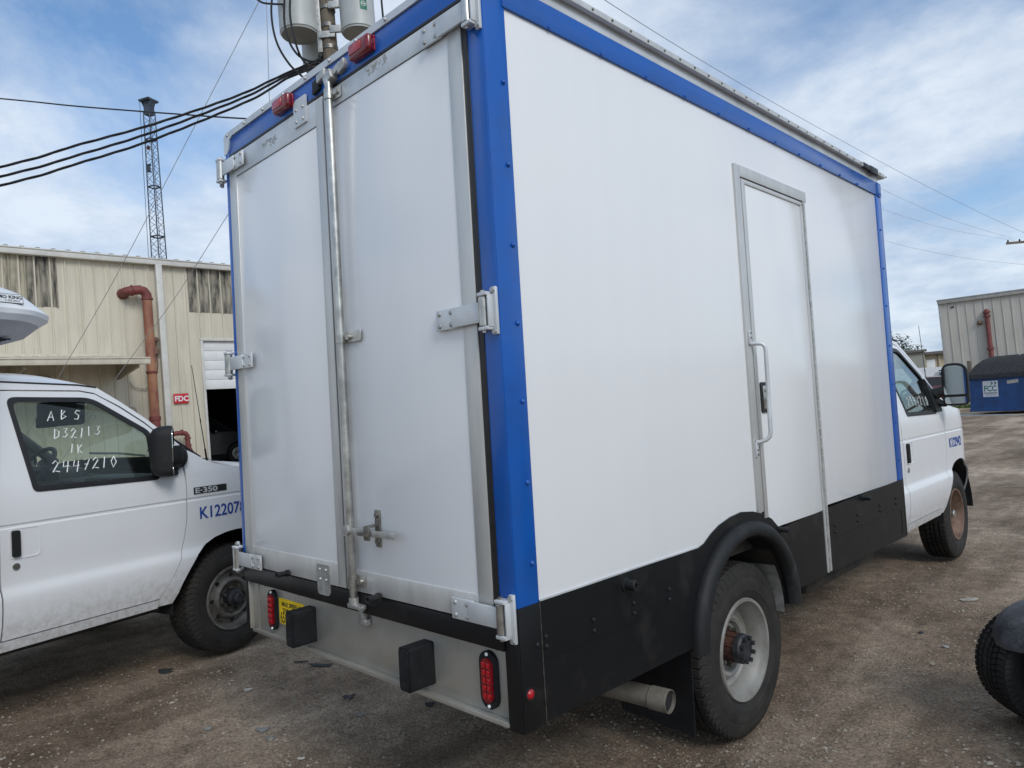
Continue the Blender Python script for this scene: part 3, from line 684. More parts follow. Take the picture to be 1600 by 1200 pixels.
# blue trim
tb('corner_post', 'blue', (-.068, -.004, ZS, .003, .0, 2.93), (-.004, 0, ZS, .004, .098, 2.86), bev=.0015)
tb('corner_post', 'blue', (-W - .004, -.010, ZS, -W + .026, .0, 2.90), (-W - .005, 0, ZS, -W + .003, .098, 2.86), bev=.0015)
tr = tb('side_top_rail', 'blue', (-.004, .088, ZT, .008, LB + .004, 2.907), (.006, LB - .06, ZT - .004, .0105, LB + .006, 2.908), bev=.0015)
tb('front_edge_trim', 'blue', (-.004, LB - .094, ZS, .005, LB + .003, ZT - .002), (-.05, LB, ZS, .004, LB + .012, ZT), bev=.0015)
tb('rear_header', 'blue', (-W + .01, -.008, 2.853, -.05, .0, 2.935))
tb('door_header_seal', 'black_trim', (-W + .03, -.010, 2.842, -.07, .0, 2.853))
tb('upper_white_rail', 'alu_pale', (-.006, .02, 2.909, .004, LB - .03, 2.948))
rr_ = MB().box(-.02, .0, 2.948, .026, LB + .05, 2.953, .001).box(.012, .0, 2.950, .030, LB + .045, 2.974, .002).build('roof_edge_rail', 'aluminium', T)
MB().box(.010, LB - .36, 2.944, .034, LB - .20, 2.980, .008).box(.014, LB - .24, 2.936, .036, LB - .10, 2.982, .006).build('roof_edge_sealant', 'black_trim', T)
# white roof cap over the rear header, with a rounded drop at the left
cap = [(-W - .012, 2.865), (-W + .018, 2.862), (-W + .040, 2.885), (-W + .052, 2.925), (-W + .085, 2.938), (-.03, 2.938), (-.03, 2.966), (-W + .02, 2.966), (-W - .012, 2.950)]
MB().prism(cap, lambda u, v, w: (u, w, v), -.014, .02).build('rear_roof_cap', 'alu_pale', T)
rv = MB()
for x in frange(-W + .03, -.1, .19): rv.sphere((x, -.015, 2.952), .008, 8, 5)
rv.build('cap_rivets', 'galv', T, kind='stuff')
rv = MB()
for z in (2.568, 2.302, 2.045, 1.797, 1.552, 1.299, 1.05): rv.sphere((.005, .074, z), .0085, 10, 6)
for i in range(11): rv.sphere((.009, .31 + .291 * i, ZT + .006), .0075, 8, 5)
for z in (2.588, 2.328, 2.078, 1.813, 1.559, 1.306, 1.055): rv.sphere((.006, LB - .055, z), .0075, 8, 5)
for y in (LB - .045, LB - .02): rv.sphere((.011, y, ZT + .012), .006, 8, 5)
rv.build('trim_rivets', 'blue', T, kind='stuff')
rv = MB()
for i in range(30): rv.sphere((.030, .30 + .118 * i, 2.962), .006, 6, 4)
rv.build('roof_rivets', 'steel_dark', T, kind='stuff')
# black skirt
def sidefn(u, v, w): return (w, u, v)
ARC = 1.441
arch_o = [(ARC + .425 * math.cos(a), .60 + .40 * math.sin(a)) for a in [math.pi * i / 24 for i in range(25)]]
arch_hole = [(ARC + .395 * math.cos(a), .52 + .385 * math.sin(a)) for a in [math.pi * i / 24 for i in range(25)]]
sk = [(.098, ZB), (ARC - .395, ZB - .008), (ARC - .395, .52)] + [p for p in reversed(arch_hole)] + [(ARC + .395, ZB + .012), (2.312, ZB + .010), (2.312, ZS - .022), (2.05, ZS - .028), (1.815, ZS - .036), (1.78, .900), (1.72, .945), (1.64, .980), (1.54, 1.005), (1.43, 1.018), (1.33, 1.010), (1.23, .990), (1.16, .965), (1.10, .935), (1.055, ZS), (.70, ZS + .002), (.098, ZS)]
MB().prism(sk, sidefn, -.012, .0045).build('skirt_panel', 'black_paint', T, smooth=20)
MB().prism([(2.332, ZB + .010), (LB - .02, ZB - .004), (LB - .02, ZS), (2.332, ZS - .018)], sidefn, -.012, .0045).build('skirt_panel', 'black_paint', T, smooth=20)
tb('skirt_end', 'black_paint', (-.05, LB - .02, ZB - .003, .0050, LB + .012, ZS + .002))
tb('skirt_corner', 'black_paint', (-.055, -.006, ZB - .004, .0050, .0, ZS), (-.006, .0, ZB - .004, .0060, .0955, ZS), bev=.003)
tb('skirt_corner', 'black_paint', (-W - .004, -.006, ZB + .004, -W + .035, .0, ZS), (-W - .006, .0, ZB + .004, -W + .004, LB, ZS + .01), bev=.003)
tb('skirt_seam_strip', 'steel_dark', (.004, .0960, ZB, .0068, .0985, ZS + .006), bev=0)
tb('skirt_fold', 'black_paint', (.004, .10, .742, .0065, ARC - .42, .746), bev=0)
tb('skirt_fold', 'black_paint', (.004, 2.36, .735, .0065, LB - .08, .739), (.004, LB - .085, .58, .0065, LB - .081, .739), bev=0)
tb('skirt_top_edge', 'alu_pale', (-.001, .10, ZS + .001, .0030, 1.05, ZS + .006), bev=0)
bo = MB()
for y, z in [(.353, .808), (.353, .772), (.585, .811), (.585, .775), (.814, .812), (.814, .773), (.115, .815), (.115, .785), (.075, .80), (2.46, .80), (2.46, .765), (2.80, .81), (2.80, .775), (3.18, .815), (3.18, .78), (3.48, .82), (3.48, .785)]:
    bo.sphere((.0055, y, z), .0085, 8, 5)
bo.build('skirt_bolts', 'black_plastic', T, kind='stuff')
def peg(x, y, z, d, r=.016, l=.045, m='black_plastic'):
    d = Vector(d).normalized(); p = Vector((x, y, z))
    MB().lathe([(-.005, 0), (-.005, r * 1.25), (.004, r * 1.25), (.006, r * .9), (l, r), (l + .003, r * .85), (l + .003, r * .5), (l - .012, r * .45), (l - .012, 0)], p, d, 16).build('rubber_peg', m, T)
peg(.004, .545, .885, (1, .1, 0), .020, .042); peg(.004, 1.79, .885, (1, .05, 0), .013, .045); peg(.004, 2.90, .895, (1, .05, 0), .014, .045)
peg(-1.375, -.028, .880, (.35, -1, .1), .012, .06); peg(-.690, -.028, .872, (.35, -1, .1), .013, .06)
MB().sphere((.006, .031, .664), .016, 14, 8, (.7, 1, 1)).build('marker_light', 'red_lens', T)
MB().lathe([(0, .021), (.004, .020), (.004, .015)], (.005, .031, .664), (1, 0, 0), 18).build('marker_light_ring', 'black_plastic', T)
# wheel-arch flare and wheel house
def flare():
    mb = MB(); n = 36; prof = [(1.0, .003), (1.0, .018), (.94, .027), (.84, .035), (.70, .042), (.52, .046), (.32, .046), (.12, .042), (.0, .034), (.0, .0), (-.04, -.02), (-.04, -.10)]
    us = [math.pi * (-.02 + 1.04 * i / n) for i in range(n + 1)]
    def P(a, q):
        t, x = prof[q]; ro = (.476, .428); ri = (.398, .364)
        ry = ri[0] + (ro[0] - ri[0]) * t; rz = ri[1] + (ro[1] - ri[1]) * t
        return (x, ARC + ry * math.cos(a), .545 + rz * math.sin(a))
    mb.grid(P, us, list(range(len(prof)))); return mb.build('wheel_arch_flare', 'black_plastic', T, smooth=60)
flare()
wl = MB(); arc = [(ARC + .40 * math.cos(math.pi * i / 20), .50 + .42 * math.sin(math.pi * i / 20)) for i in range(21)]
wl.grid(lambda i, x: (x, *arc[i]), list(range(21)), [-.014, -.2, -.42]); wl.prism(arc, lambda u, v, w: (w, u, v), -.44, -.42); wl.build('wheel_house', 'chassis', T)
MB().grid(lambda i, x: (x, ARC + .372 * math.cos(i), .50 + .375 * math.sin(i)), [R(-2 + 3.2 * j) for j in range(13)], [-.01, -.13]).build('splash_guard', 'galv', T)
# rear axle, chassis, tank
wheel(T, -.045, 1.500, .385, .385, .245, 'rear', 1)
wheel(T, -W + .045, 1.500, .385, .385, .245, 'rear', -1)
MB().cyl((-W + .2, 1.5, .385), (-.2, 1.5, .385), .06, n=14).sphere((-W / 2, 1.5, .385), .17, 14, 9).build('rear_axle', 'chassis', T)
MB().box(-.62, .15, .62, -.54, LB + 1.6, .80).box(-W + .54, .15, .62, -W + .62, LB + 1.6, .80).box(-W + .1, .10, .80, -.1, LB - .1, .93).build('chassis_frame', 'chassis', T)
MB().box(-.50, 2.35, .42, -.12, 3.45, .78, .05).build('fuel_tank', 'chassis', T)
MB().lathe([(.16, .041), (.0, .0425), (.0, .0445), (.003, .0455), (.080, .0455), (.086, .041), (.30, .041), (.62, .043)], (-.055, .865, .357), (-1, -.10, .02), 28).build('exhaust_pipe', 'exhaust', T)
MB().lathe([(.001, 0), (.001, .0415)], (-.068, .8637, .3573), (-1, -.10, .02), 20).build('exhaust_painted_shade', 'dark', T)  # black disc just inside the mouth, painted in place of the pipe's inner shade
fl = MB().prism([(-.46, .16), (-.095, .128), (-.055, .56), (-.46, .58)], lambda u, v, w: (u, 1.035 + w + .12 * (.56 - v), v), 0, .008); fl.build('mud_flap', 'rubber_block', T)
# side door in the box
door_x = .0005
sd_ = tb('side_door', 'white_panel', (-.01, 1.676, .90, .004, 2.312, 2.54))
tb('door_frame', 'aluminium', (-.01, 1.582, .992, .0095, 1.636, 2.622), parent=sd_)
tb('door_frame', 'aluminium', (-.01, 1.6365, 2.568, .0095, 2.390, 2.6235), parent=sd_)
tb('door_frame', 'aluminium', (-.01, 2.352, .575, .0075, 2.378, 2.5675), parent=sd_)
tb('door_gap', 'dark', (-.01, 1.636, .98, .0048, 1.643, 2.566), (-.01, 1.644, 2.560, .0046, 2.352, 2.567), bev=0, parent=sd_)
tb('door_edge_strip', 'aluminium', (-.01, 1.643, .96, .0105, 1.676, 2.560), parent=sd_)
tb('door_edge_strip', 'aluminium', (-.01, 1.676, 2.540, .0100, 2.330, 2.560), parent=sd_)
tb('door_edge_strip', 'aluminium', (-.01, 2.312, .575, .0100, 2.335, 2.540), parent=sd_)
pi_ = MB()
for z in frange(.60, 2.53, .05): pi_.cyl((.0095, 2.3435, z), (.0095, 2.3435, z + .042), .0068, n=8)
pi_.build('piano_hinge', 'galv', sd_, kind='stuff')
hd = MB().tube([(.012, 1.612, 1.772), (.035, 1.622, 1.771), (.058, 1.632, 1.768), (.068, 1.640, 1.755), (.070, 1.642, 1.735), (.070, 1.632, 1.36), (.066, 1.628, 1.338), (.052, 1.620, 1.324), (.030, 1.608, 1.316), (.012, 1.600, 1.314)], .0095, 12)
hd.box(.008, 1.598, 1.768, .018, 1.624, 1.835, .004).box(.008, 1.588, 1.245, .018, 1.612, 1.316, .004).build('grab_handle', 'alu_pale', sd_)
rb = MB()
for y, z in ((1.611, 1.822), (1.611, 1.800), (1.600, 1.258), (1.600, 1.280)): rb.sphere((.019, y, z), .005, 8, 5)
rb.build('handle_bolts', 'steel_dark', sd_, kind='stuff')
lt = MB().prism(rounded([(1.690, 1.448), (1.760, 1.448), (1.760, 1.592), (1.690, 1.592)], .012), sidefn, .003, .012).build('door_latch', 'black_trim', sd_)
MB().box(.011, 1.705, 1.465, .016, 1.748, 1.575, .003).box(.014, 1.712, 1.50, .024, 1.742, 1.520, .003).box(.014, 1.712, 1.545, .022, 1.742, 1.565, .003).build('latch_paddle', 'steel', lt)
# rear doors
YD = -.0075
def rear_door(x0, x1, sl, sr, zt, zb, label):
    d = MB().box(x0 + sl - .01, YD, zb, x1 - sr + .01, .0, zt, .002).build('rear_door', 'white_panel', T, label=label)
    def s(*b): MB().box(*b, .002).build('door_edge_strip', 'aluminium', d)
    s(x0, YD - .003, .868, x0 + sl, -.001, 2.838); s(x1 - sr, YD - .003, .868, x1, -.001, 2.838)
    MB().box(x0 + sl, YD - .0035, zt - .004, x1 - sr, -.001, 2.838, .002).build('door_top_strip', 'alu_pale', d)
    s(x0 + sl, YD - .0035, .868, x1 - sr, -.001, zb + .004)
    MB().box(x0 + sl, YD - .0006, zt - .007, x1 - sr, YD + .001, zt - .003).build('door_top_joint', 'black_trim', d)
    return d
DL = rear_door(-1.812, -.934, .078, .055, 2.735, .957, 'left rear door leaf, white with aluminium edges')
DR = rear_door(-.924, -.092, .055, .066, 2.768, .945, 'right rear door leaf, white with aluminium edges and lock rod')
tb('door_gasket', 'black_trim', (-.094, -.0065, .862, -.066, -.0005, 2.845), bev=.003)
tb('door_gasket', 'black_trim', (-.934, -.0060, .868, -.924, -.0005, 2.838), bev=.002)
sm = MB()
for x0, z0, dr in ((-.62, 2.812, DR), (-1.46, 2.787, DL)):
    sm = MB()
    rq = random.Random(int(x0 * -100))
    for i in range(26): sm.obox((x0 + rq.uniform(0, .13), YD - .0042 + .0003 * rq.random(), z0 + rq.uniform(-.014, .016)), (rq.uniform(.003, .011), 0, rq.uniform(-.004, .006)), (0, .0004, 0), (-.002, 0, rq.uniform(.001, .005)))
    sm.build('worn_sticker_residue', 'residue', dr, kind='stuff')
# hinges
def hinge(x, z, sgn, parent, yk):
    """strap towards the door leaf (sgn), knuckle, and a bracket on the post"""
    h = MB().box(x, yk - .004, z - .032, x + sgn * .150, yk + .006, z + .032, .002).box(x + sgn * .13, yk + .001, z - .034, x + sgn * .235, min(yk + .010, YD - .001), z + .034, .002).build('hinge', 'alu_pale', parent)
    MB().cyl((x, yk, z - .046), (x, yk, z + .046), .0165, n=18, bev=.002).cyl((x, yk, z - .066), (x, yk, z + .066), .0085, n=10).build('hinge_pin', 'steel', h)
    b = MB(); e = x - sgn * .024
    b.box(e, -.016, z - .074, e - sgn * .020, -.004, z + .074, .003)
    for q in (1, -1): b.box(x + sgn * .015, yk - .015, z + q * .053 - .006, e - sgn * .004, -.006, z + q * .053 + .006, .003)
    b.box(e, yk - .010, z - .05, e - sgn * .007, -.006, z + .05, .002)
    b.build('hinge_bracket', 'alu_pale', h)
    r = MB()
    for dx in (.158, .216):
        for q in (-.020, .020): r.sphere((x + sgn * dx, yk + .001, z + q), .0085, 10, 6, (1, .7, 1))
    for q in (-.064, .064): r.cyl((e - sgn * .010, -.022, z + q), (e - sgn * .010, -.014, z + q), .0085, n=6)
    r.build('hinge_bolts', 'galv', h, kind='stuff')
for z in (2.790, 1.834, .896): hinge(-.040, z, -1, DR, -.026)
for z in (2.790, 1.834, .896): hinge(-W - .020, z, 1, DL, -.030)
# lock rod
rx, ry_ = -.848, YD - .024
rod = MB().cyl((rx, ry_, .845), (rx, ry_, 2.862), .0148, n=18).build('lock_rod', 'steel', DR)
for z in (2.805, 1.845, .912):
    g_ = MB().lathe([(-.020, .0155), (-.020, .0195), (.020, .0195), (.020, .0155)], (rx, ry_, z), (0, 0, 1), 20)
    g_.box(rx + .012, YD - .012, z - .021, rx + (.115 if 1.5 < z < 2 else .060), YD - .004, z + .021, .002).cyl((rx + .040, YD - .006, z), (rx + .040, YD - .024, z), .012, n=12)
    g_.build('rod_clamp', 'steel', rod)
cm = MB().obox((rx + .004, ry_ + .01, 2.872), (.026, 0, .010), (0, .022, 0), (-.006, 0, .020), .006).obox((rx + .045, ry_ + .012, 2.888), (.034, 0, .010), (0, .012, 0), (0, 0, .014), .005).build('rod_cam', 'galv', rod)
MB().obox((rx - .06, -.02, 2.905), (.030, 0, .006), (0, .012, 0), (0, 0, .016), .004).build('cam_keeper', 'galv', T)
MB().obox((rx + .085, -.018, 2.890), (.022, 0, .006), (0, .012, 0), (0, 0, .020), .004).build('cam_keeper', 'galv', T)
MB().obox((rx - .115, -.014, 2.886), (.026, 0, .004), (0, .008, 0), (0, 0, .026), .003).build('black_keeper_pad', 'black_plastic', T)
cm = MB().cyl((rx, ry_, .848), (rx, ry_, .822), .019, n=14).obox((rx + .014, ry_ + .002, .818), (.046, 0, 0), (0, .014, 0), (0, 0, .009), .004).cyl((rx + .055, ry_, .816), (rx + .055, ry_ - .010, .816), .014, n=12).cyl((rx - .030, ry_, .816), (rx - .030, ry_ + .018, .816), .011, n=10).build('rod_cam', 'galv', rod)
MB().obox((rx + .008, .004, .752), (.030, 0, 0), (0, .014, 0), (0, 0, .013), .006).obox((rx + .010, -.002, .776), (.016, 0, 0), (0, .010, 0), (0, 0, .018), .004).build('cam_keeper', 'galv', T)
hb = MB().box(rx - .004, ry_ - .021, 1.096, rx + .310, ry_ - .017, 1.120, .0015).cyl((rx + .004, ry_ - .028, 1.108), (rx + .004, ry_ - .010, 1.108), .020, n=14).build('lock_handle', 'galv', rod)
ca = MB().box(rx + .142, YD - .008, 1.052, rx + .172, YD, 1.188, .002).box(rx + .135, YD - .056, 1.082, rx + .168, YD - .046, 1.134, .003).box(rx + .140, YD - .05, 1.128, rx + .165, YD - .002, 1.136, .002).obox((rx + .138, YD - .06, 1.106), (.030, 0, 0), (0, .006, 0), (0, 0, .006)).cyl((rx + .157, YD - .006, 1.074), (rx + .157, YD - .014, 1.074), .012, n=12).cyl((rx + .157, YD - .006, 1.170), (rx + .157, YD - .014, 1.170), .010, n=12)
ca.build('handle_catch', 'steel_dark', DR)
pl = MB().prism(rounded([(-1.140, .822), (-1.045, .822), (-1.045, .945), (-1.140, .945)], [.02, .02, .003, .003]), lambda u, v, w: (u, w, v), YD - .010, YD - .0036).build('overlap_plate', 'galv', DL)
r = MB()
for x in (-1.115, -1.068):
    for z in (.925, .885): r.sphere((x, YD - .010, z), .007, 8, 5)
r.build('plate_rivets', 'galv', pl, kind='stuff')
pl = MB().prism(rounded([(-1.150, 2.770), (-1.050, 2.770), (-1.050, 2.885), (-1.150, 2.885)], [.003, .003, .003, .03]), lambda u, v, w: (u, w, v), YD - .012, YD - .0036).build('overlap_plate', 'alu_pale', DL)
r = MB()
for x in (-1.128, -1.072):
    for z in (2.79, 2.84): r.sphere((x, YD - .012, z), .007, 8, 5)
r.build('plate_rivets', 'galv', pl, kind='stuff')
# header lamps
for x in (-1.228, -.622):
    l_ = MB().box(x - .064, -.046, 2.868, x + .070, -.008, 2.932, .014, 3).build('clearance_lamp', 'red_deep', T)
    MB().box(x - .068, -.016, 2.872, x + .068, -.0085, 2.930, .003).build('lamp_base', 'red_lens', l_)
    MB().box(x - .052, -.0495, 2.884, x + .028, -.045, 2.918, .006).build('lamp_lens', 'red_lens', l_)
# rear apron
tb('rear_beam', 'black_paint', (-W + .005, -.0125, .790, -.052, .02, .864), bev=.003)
ap = tb('rear_apron', 'alu_plate', (-W + .075, .018, .572, -.052, .024, .80), (-W + .075, -.012, .562, -.052, .024, .572), (-W + .075, -.014, .562, -.052, -.010, .578), (-W + .030, -.006, .566, -W + .040, .03, .800), (-W + .030, .014, .566, -W + .09, .020, .800), bev=.001)
r = MB()
for x in frange(-W + .16, -.12, .31): r.sphere((x, .017, .778), .005, 8, 5)
r.build('apron_rivets', 'galv', ap, kind='stuff')
def oval(cx, cz, w, h, n=10):
    rr = w / 2; out = []
    for i in range(n + 1): a = math.pi * i / n; out.append((cx + rr * math.cos(a), cz + h / 2 - rr + rr * math.sin(a)))
    for i in range(n + 1): a = math.pi + math.pi * i / n; out.append((cx + rr * math.cos(a), cz - h / 2 + rr + rr * math.sin(a)))
    return out
for cx, nm in ((-1.600, 'left'), (-.150, 'right')):
    ft = lambda u, v, w: (u, w, v)
    s_ = MB().prism(oval(cx, .680, .078, .182), ft, .004, .018).build('stop_lamp', 'rubber_block', T)
    MB().prism(oval(cx, .680, .048, .140), ft, -.004, .006).build('lens', 'red_deep', s_)
    dots = MB()
    for i in range(5):
        for j in (-1, 1): dots.box(cx + j * .010 - .008, -.0075, .680 + (i - 2) * .024 - .009, cx + j * .010 + .008, -.003, .680 + (i - 2) * .024 + .009, .003)
    dots.build('lens_segments', 'red_lens', s_, kind='stuff')
    b_ = MB()
    for q in (-1, 1): b_.sphere((cx, .003, .680 + q * .081), .006, 8, 5)
    b_.build('lamp_screws', 'marker_white', s_, kind='stuff')
for x in (-1.256, -.464):
    bk = MB().prism(rounded([(-.030, -.073), (.030, -.073), (.030, .073), (-.030, .073)], .010), lambda u, v, w: (x + u, w, .673 + v), -.088, .018).build('rubber_bumper', 'rubber_block', T)
    MB().prism(rounded([(-.024, -.067), (.024, -.067), (.024, .067), (-.024, .067)], .010), lambda u, v, w: (x + u, w, .673 + v), -.094, -.088).build('bumper_face', 'rubber_block', bk)
    for q in (-.047, .047): MB().cyl((x - .004, -.0950, .673 + q), (x - .004, -.080, .673 + q), .013, n=14).build('bolt_hole', 'dark', bk)
stk = MB().prism(rounded([(-1.552, .627), (-1.325, .627), (-1.325, .742), (-1.552, .742)], .012), lambda u, v, w: (u, .0175 - w, v), 0, .0012).build('speed_sticker', 'yellow', T)
for t_, sz, x, z, xs_ in (('MAX SPEED OF', .028, -1.526, .708, 1.0), ('THIS VEHICLE', .028, -1.520, .680, 1.0), ('65', .070, -1.543, .632, .62)):
    text_mb(t_, sz, lambda u, v, w: (x + u, .0160 - w, z + v), .0005, .0006, xscale=xs_).build('sticker_lettering', 'print_black', stk)
# cab
cab(T, -.190, 5.73, 1.055, .73, -1.95, 'K122942', False, [('2447210', -1.10, 1.31, .07, .075)], 'front', False, 0.0)
# ---------------------------------------------------------------- the white van with a refrigerated body
V = thing('refrigerated_van', 'white cutaway van with writing on its side window, cab showing left of the truck', 'van', (-3.333, .575, 0), R(14))
cab(V, 0, 0, 1.0, .95, -1.50, 'K122078', True, [('ABS', -1.105, 1.625, .055, .072), ('D32113', -1.09, 1.525, .055, .046), ('IK', -1.02, 1.435, .05, .042), ('2447210', -1.13, 1.335, .064, .054)], 'van', True)
cx = .04 - .95
bx = MB().box(cx - 1.05, -5.2, .80, cx + 1.05, -1.53, 2.80, .02).build('cargo_box', 'reefer_white', V)
for s in (-1, 1):
    MB().box(cx + s * 1.03, -1.56, .80, cx + s * 1.06, -1.52, 2.82, .004).build('corner_rail', 'aluminium', bx)
MB().box(cx - 1.0, -5.1, .62, cx + 1.0, -1.56, .80).box(cx - .5, -5.0, .5, cx - .42, -.3, .66).box(cx + .42, -5.0, .5, cx + .5, -.3, .66).build('chassis_frame', 'chassis', V)
for s, x in ((1, -.02), (-1, 2 * cx + .02)): wheel(V, x, -3.75, .365, .365, .235, 'van', s)
MB().cyl((2 * cx + .1, -3.75, .365), (-.1, -3.75, .365), .06).build('rear_axle', 'chassis', V)
# nose-mounted refrigeration unit
def reefer(a, b, c):      # a across, b forward 0..1, c height 0..1
    w = .72 - .16 * b ** 1.4; d = .58
    return (cx + .01 + a * w, -1.53 + d * b, c)
rings = [(2.195, .80, .70), (2.200, .98, .96), (2.235, 1.015, 1.04), (2.262, 1.02, 1.05), (2.285, 1.005, 1.01), (2.375, .93, .84), (2.418, .84, .66), (2.430, .70, .40)]
out = []
for z, wk, fk in rings:
    pl = rounded([(-wk, 0), (wk, 0), (wk * 1.0, .62 * fk), (wk * .66, 1.0 * fk), (-wk * .66, 1.0 * fk), (-wk * 1.0, .62 * fk)], [0, 0, .16, .30, .30, .16], 5)
    out.append([(cx + a * .74, -1.53 + .62 * b, z) for a, b in pl])
ru = MB(); n = len(out[0]); fs = [tuple(reversed(range(n)))]
for i in range(len(out) - 1):
    for j in range(n): q = (j + 1) % n; fs.append((i * n + j, i * n + q, (i + 1) * n + q, (i + 1) * n + j))
fs.append(tuple(range((len(out) - 1) * n, len(out) * n)))
ru.add([p for r_ in out for p in r_], fs); ru = ru.build('refrigeration_unit', 'reefer_white', V, smooth=28)
lo = MB(); fs = [tuple(reversed(range(n)))]
lr = [[(cx + (p[0] - cx) * k_, -1.53 + (p[1] + 1.53) * k_, z) for p in out[1]] for k_, z in ((.78, 2.115), (.90, 2.140), (1.0, 2.2005))]
for i in range(2):
    for j in range(n): q = (j + 1) % n; fs.append((i * n + j, i * n + q, (i + 1) * n + q, (i + 1) * n + j))
lo.add([p for r_ in lr for p in r_], fs).build('unit_base', 'reefer_grey', ru)
sl_ = MB()
for i in range(9): sl_.box(cx + .10 + i * .055, -1.42, 2.109, cx + .125 + i * .055, -1.16, 2.1155)
sl_.build('air_slots', 'dark', ru)
# name plate on the slanted right flank
def onflank(u, v, w):
    p0 = Vector((cx + .735, -1.40, 2.285)); d = Vector((-.36, .93, 0)).normalized(); up = Vector((-.23, -.09, 1)).normalized(); nn = d.cross(up).normalized()
    return p0 + d * u + up * v + nn * w
pf = [(cx + .74, -1.53), (cx + .74 * 1.0, -1.53 + .26)]
plate = MB().box(0, 0, 0, .30, .004, .075)
def flank(u, v, w):    # plate standing parallel to the box side on the unit's flank
    return (cx + .740 + w - (v / .1) * .028, -1.375 + u, 2.292 + v)
np_ = MB().prism([(0, 0), (.205, 0), (.205, .054), (0, .054)], flank, -.01, .003).build('name_plate', 'print_black', ru)
MB().prism([(.003, .003), (.202, .003), (.202, .051), (.003, .051)], flank, .003, .0045).build('plate_face', 'reefer_white', np_)
text_mb('THERMO KING', .026, lambda u, v, w: flank(.008 + u, .026 + v, .0045 + w), .001, .0008, xscale=1.10).build('plate_lettering', 'print_black', np_)
text_mb('V-300 MAX', .016, lambda u, v, w: flank(.11 + u, .009 + v, .0045 + w), .001, .0002, xscale=1.0).build('plate_lettering', 'print_grey', np_)

# ---------------------------------------------------------------- helper: a point of the place seen along a sight line, D metres off
FPX = 1119.3; CAM = Vector((1.5602, -1.5346, 1.5194))
def at(u, v, D): return CAM + (cf + cr * ((u - 800) / FPX) - cu * ((v - 600) / FPX)) * D
UP = Vector((-.01987, -.01972, .99961))     # the yard slopes; true plumb of posts and walls
def plumb(root, base, xdir):
    Z = UP.normalized(); X = Vector(xdir); X = (X - Z * X.dot(Z)).normalized(); Y = Z.cross(X)
    m = Matrix((X, Y, Z)).transposed().to_4x4(); m.translation = base; root.matrix_world = m
    return root

RIB = {}
def rib_panel(root, x0, width, z0, z1, m, pitch=.305, y=0.0, name='wall_panel', depth=.03):
    key = (round(width, 3), round(z1 - z0, 3), m, pitch)
    if key not in RIB:
        prof = []; n = max(1, int(round(width / pitch))); p = width / n
        for i in range(n):
            a = i * p; prof += [(a, 0), (a + p * .32, 0), (a + p * .335, -.004), (a + p * .35, 0), (a + p * .62, 0), (a + p * .635, -.004), (a + p * .65, 0), (a + p * .84, 0), (a + p * .88, -depth), (a + p * .96, -depth)]
        prof.append((width - .002, 0))
        mb = MB(); h = z1 - z0; nn = len(prof)
        mb.add([(a, b, 0) for a, b in prof] + [(a, b, h) for a, b in prof] + [(prof[0][0], .02, 0), (prof[-1][0], .02, 0), (prof[-1][0], .02, h), (prof[0][0], .02, h)],
               [(i, i + 1, i + 1 + nn, i + nn) for i in range(nn - 1)] + [(2 * nn, 2 * nn + 3, 2 * nn + 2, 2 * nn + 1)])
        me = mb.mesh(name, 20); me.materials.append(MATS[m]); RIB[key] = me
    o = bpy.data.objects.new(name, RIB[key]); C.objects.link(o); o.parent = root; o.location = (x0, y, z0); return o

# ---------------------------------------------------------------- warehouse on the left (local x along the wall, y inwards)
B = thing('metal_building', 'beige ribbed metal warehouse with stained panels and canopy, behind the white van', 'building')
A0 = Vector((-17.4553, 1.7758, 5.8177)); EH = 5.45
plumb(B, A0 - UP * EH, (.00136, .9998, .01975))
pw = .914; x = 4.3 - pw * 15
while x < 16:
    if 4.29 < x < 7.5: rib_panel(B, x, pw, 3.42, 5.40, 'beige')
    else: rib_panel(B, x, pw, 0, 5.40, 'beige')
    x += pw
for x0, w_, m in ((-2.9, .61, 'stained_faint'), (-2.29, .61, 'stained_faint'), (-1.68, .61, 'stained'), (-1.07, .61, 'stained_faint'), (-.46, .61, 'stained_faint'), (.15, .305, 'stained_faint'), (.455, .61, 'stained'), (4.02, .61, 'stained'), (4.63, .61, 'stained'), (5.24, .61, 'stained'), (5.85, .61, 'stained')):
    rib_panel(B, x0, w_, 4.18, 5.36, m, y=-.012, name='skylight_panel')
def bb(name, m, *boxes, bev=.004, parent=B):
    mb = MB()
    for b in boxes: mb.box(*b, bev)
    return mb.build(name, m, parent)
bb('eave_gutter', 'gutter', (-9.5, -.17, 5.33, 16, .0, 5.47), (-9.5, -.19, 5.455, 16, -.02, 5.485))
MB().prism([(-.10, 5.49), (12, 6.6), (12, 6.5), (-.10, 5.40)], lambda u, v, w: (w, u, v), -9.5, 16).build('roof', 'grey_trim', B)
rb = MB()
for i in range(int(25.5 / .305)):
    xx = -9.4 + .305 * i; rb.prism([(-.13, 5.485), (11.5, 6.56), (11.5, 6.60), (-.13, 5.525)], lambda u, v, w: (w, u, v), xx, xx + .07)
rb.build('roof_ribs', 'grey_trim', B, kind='stuff')
bb('foundation', 'concrete', (-9.5, .002, -1.6, 16, .3, 0.0), (4.2, .3, -.6, 12, 12, 0.0), bev=0)
bb('side_wall', 'beige', (-9.5, .05, -.5, -9.4, 12, 5.4), (15.9, .05, -.5, 16, 12, 5.4), (-9.5, 11.95, -.5, 16, 12, 6.4), bev=0)
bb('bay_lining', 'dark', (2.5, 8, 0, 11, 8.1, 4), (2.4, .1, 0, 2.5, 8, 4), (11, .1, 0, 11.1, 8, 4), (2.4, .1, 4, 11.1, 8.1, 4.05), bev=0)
d = bb('roll_up_door', 'door_white', (4.3, .04, 3.40, 7.96, .08, 3.43))
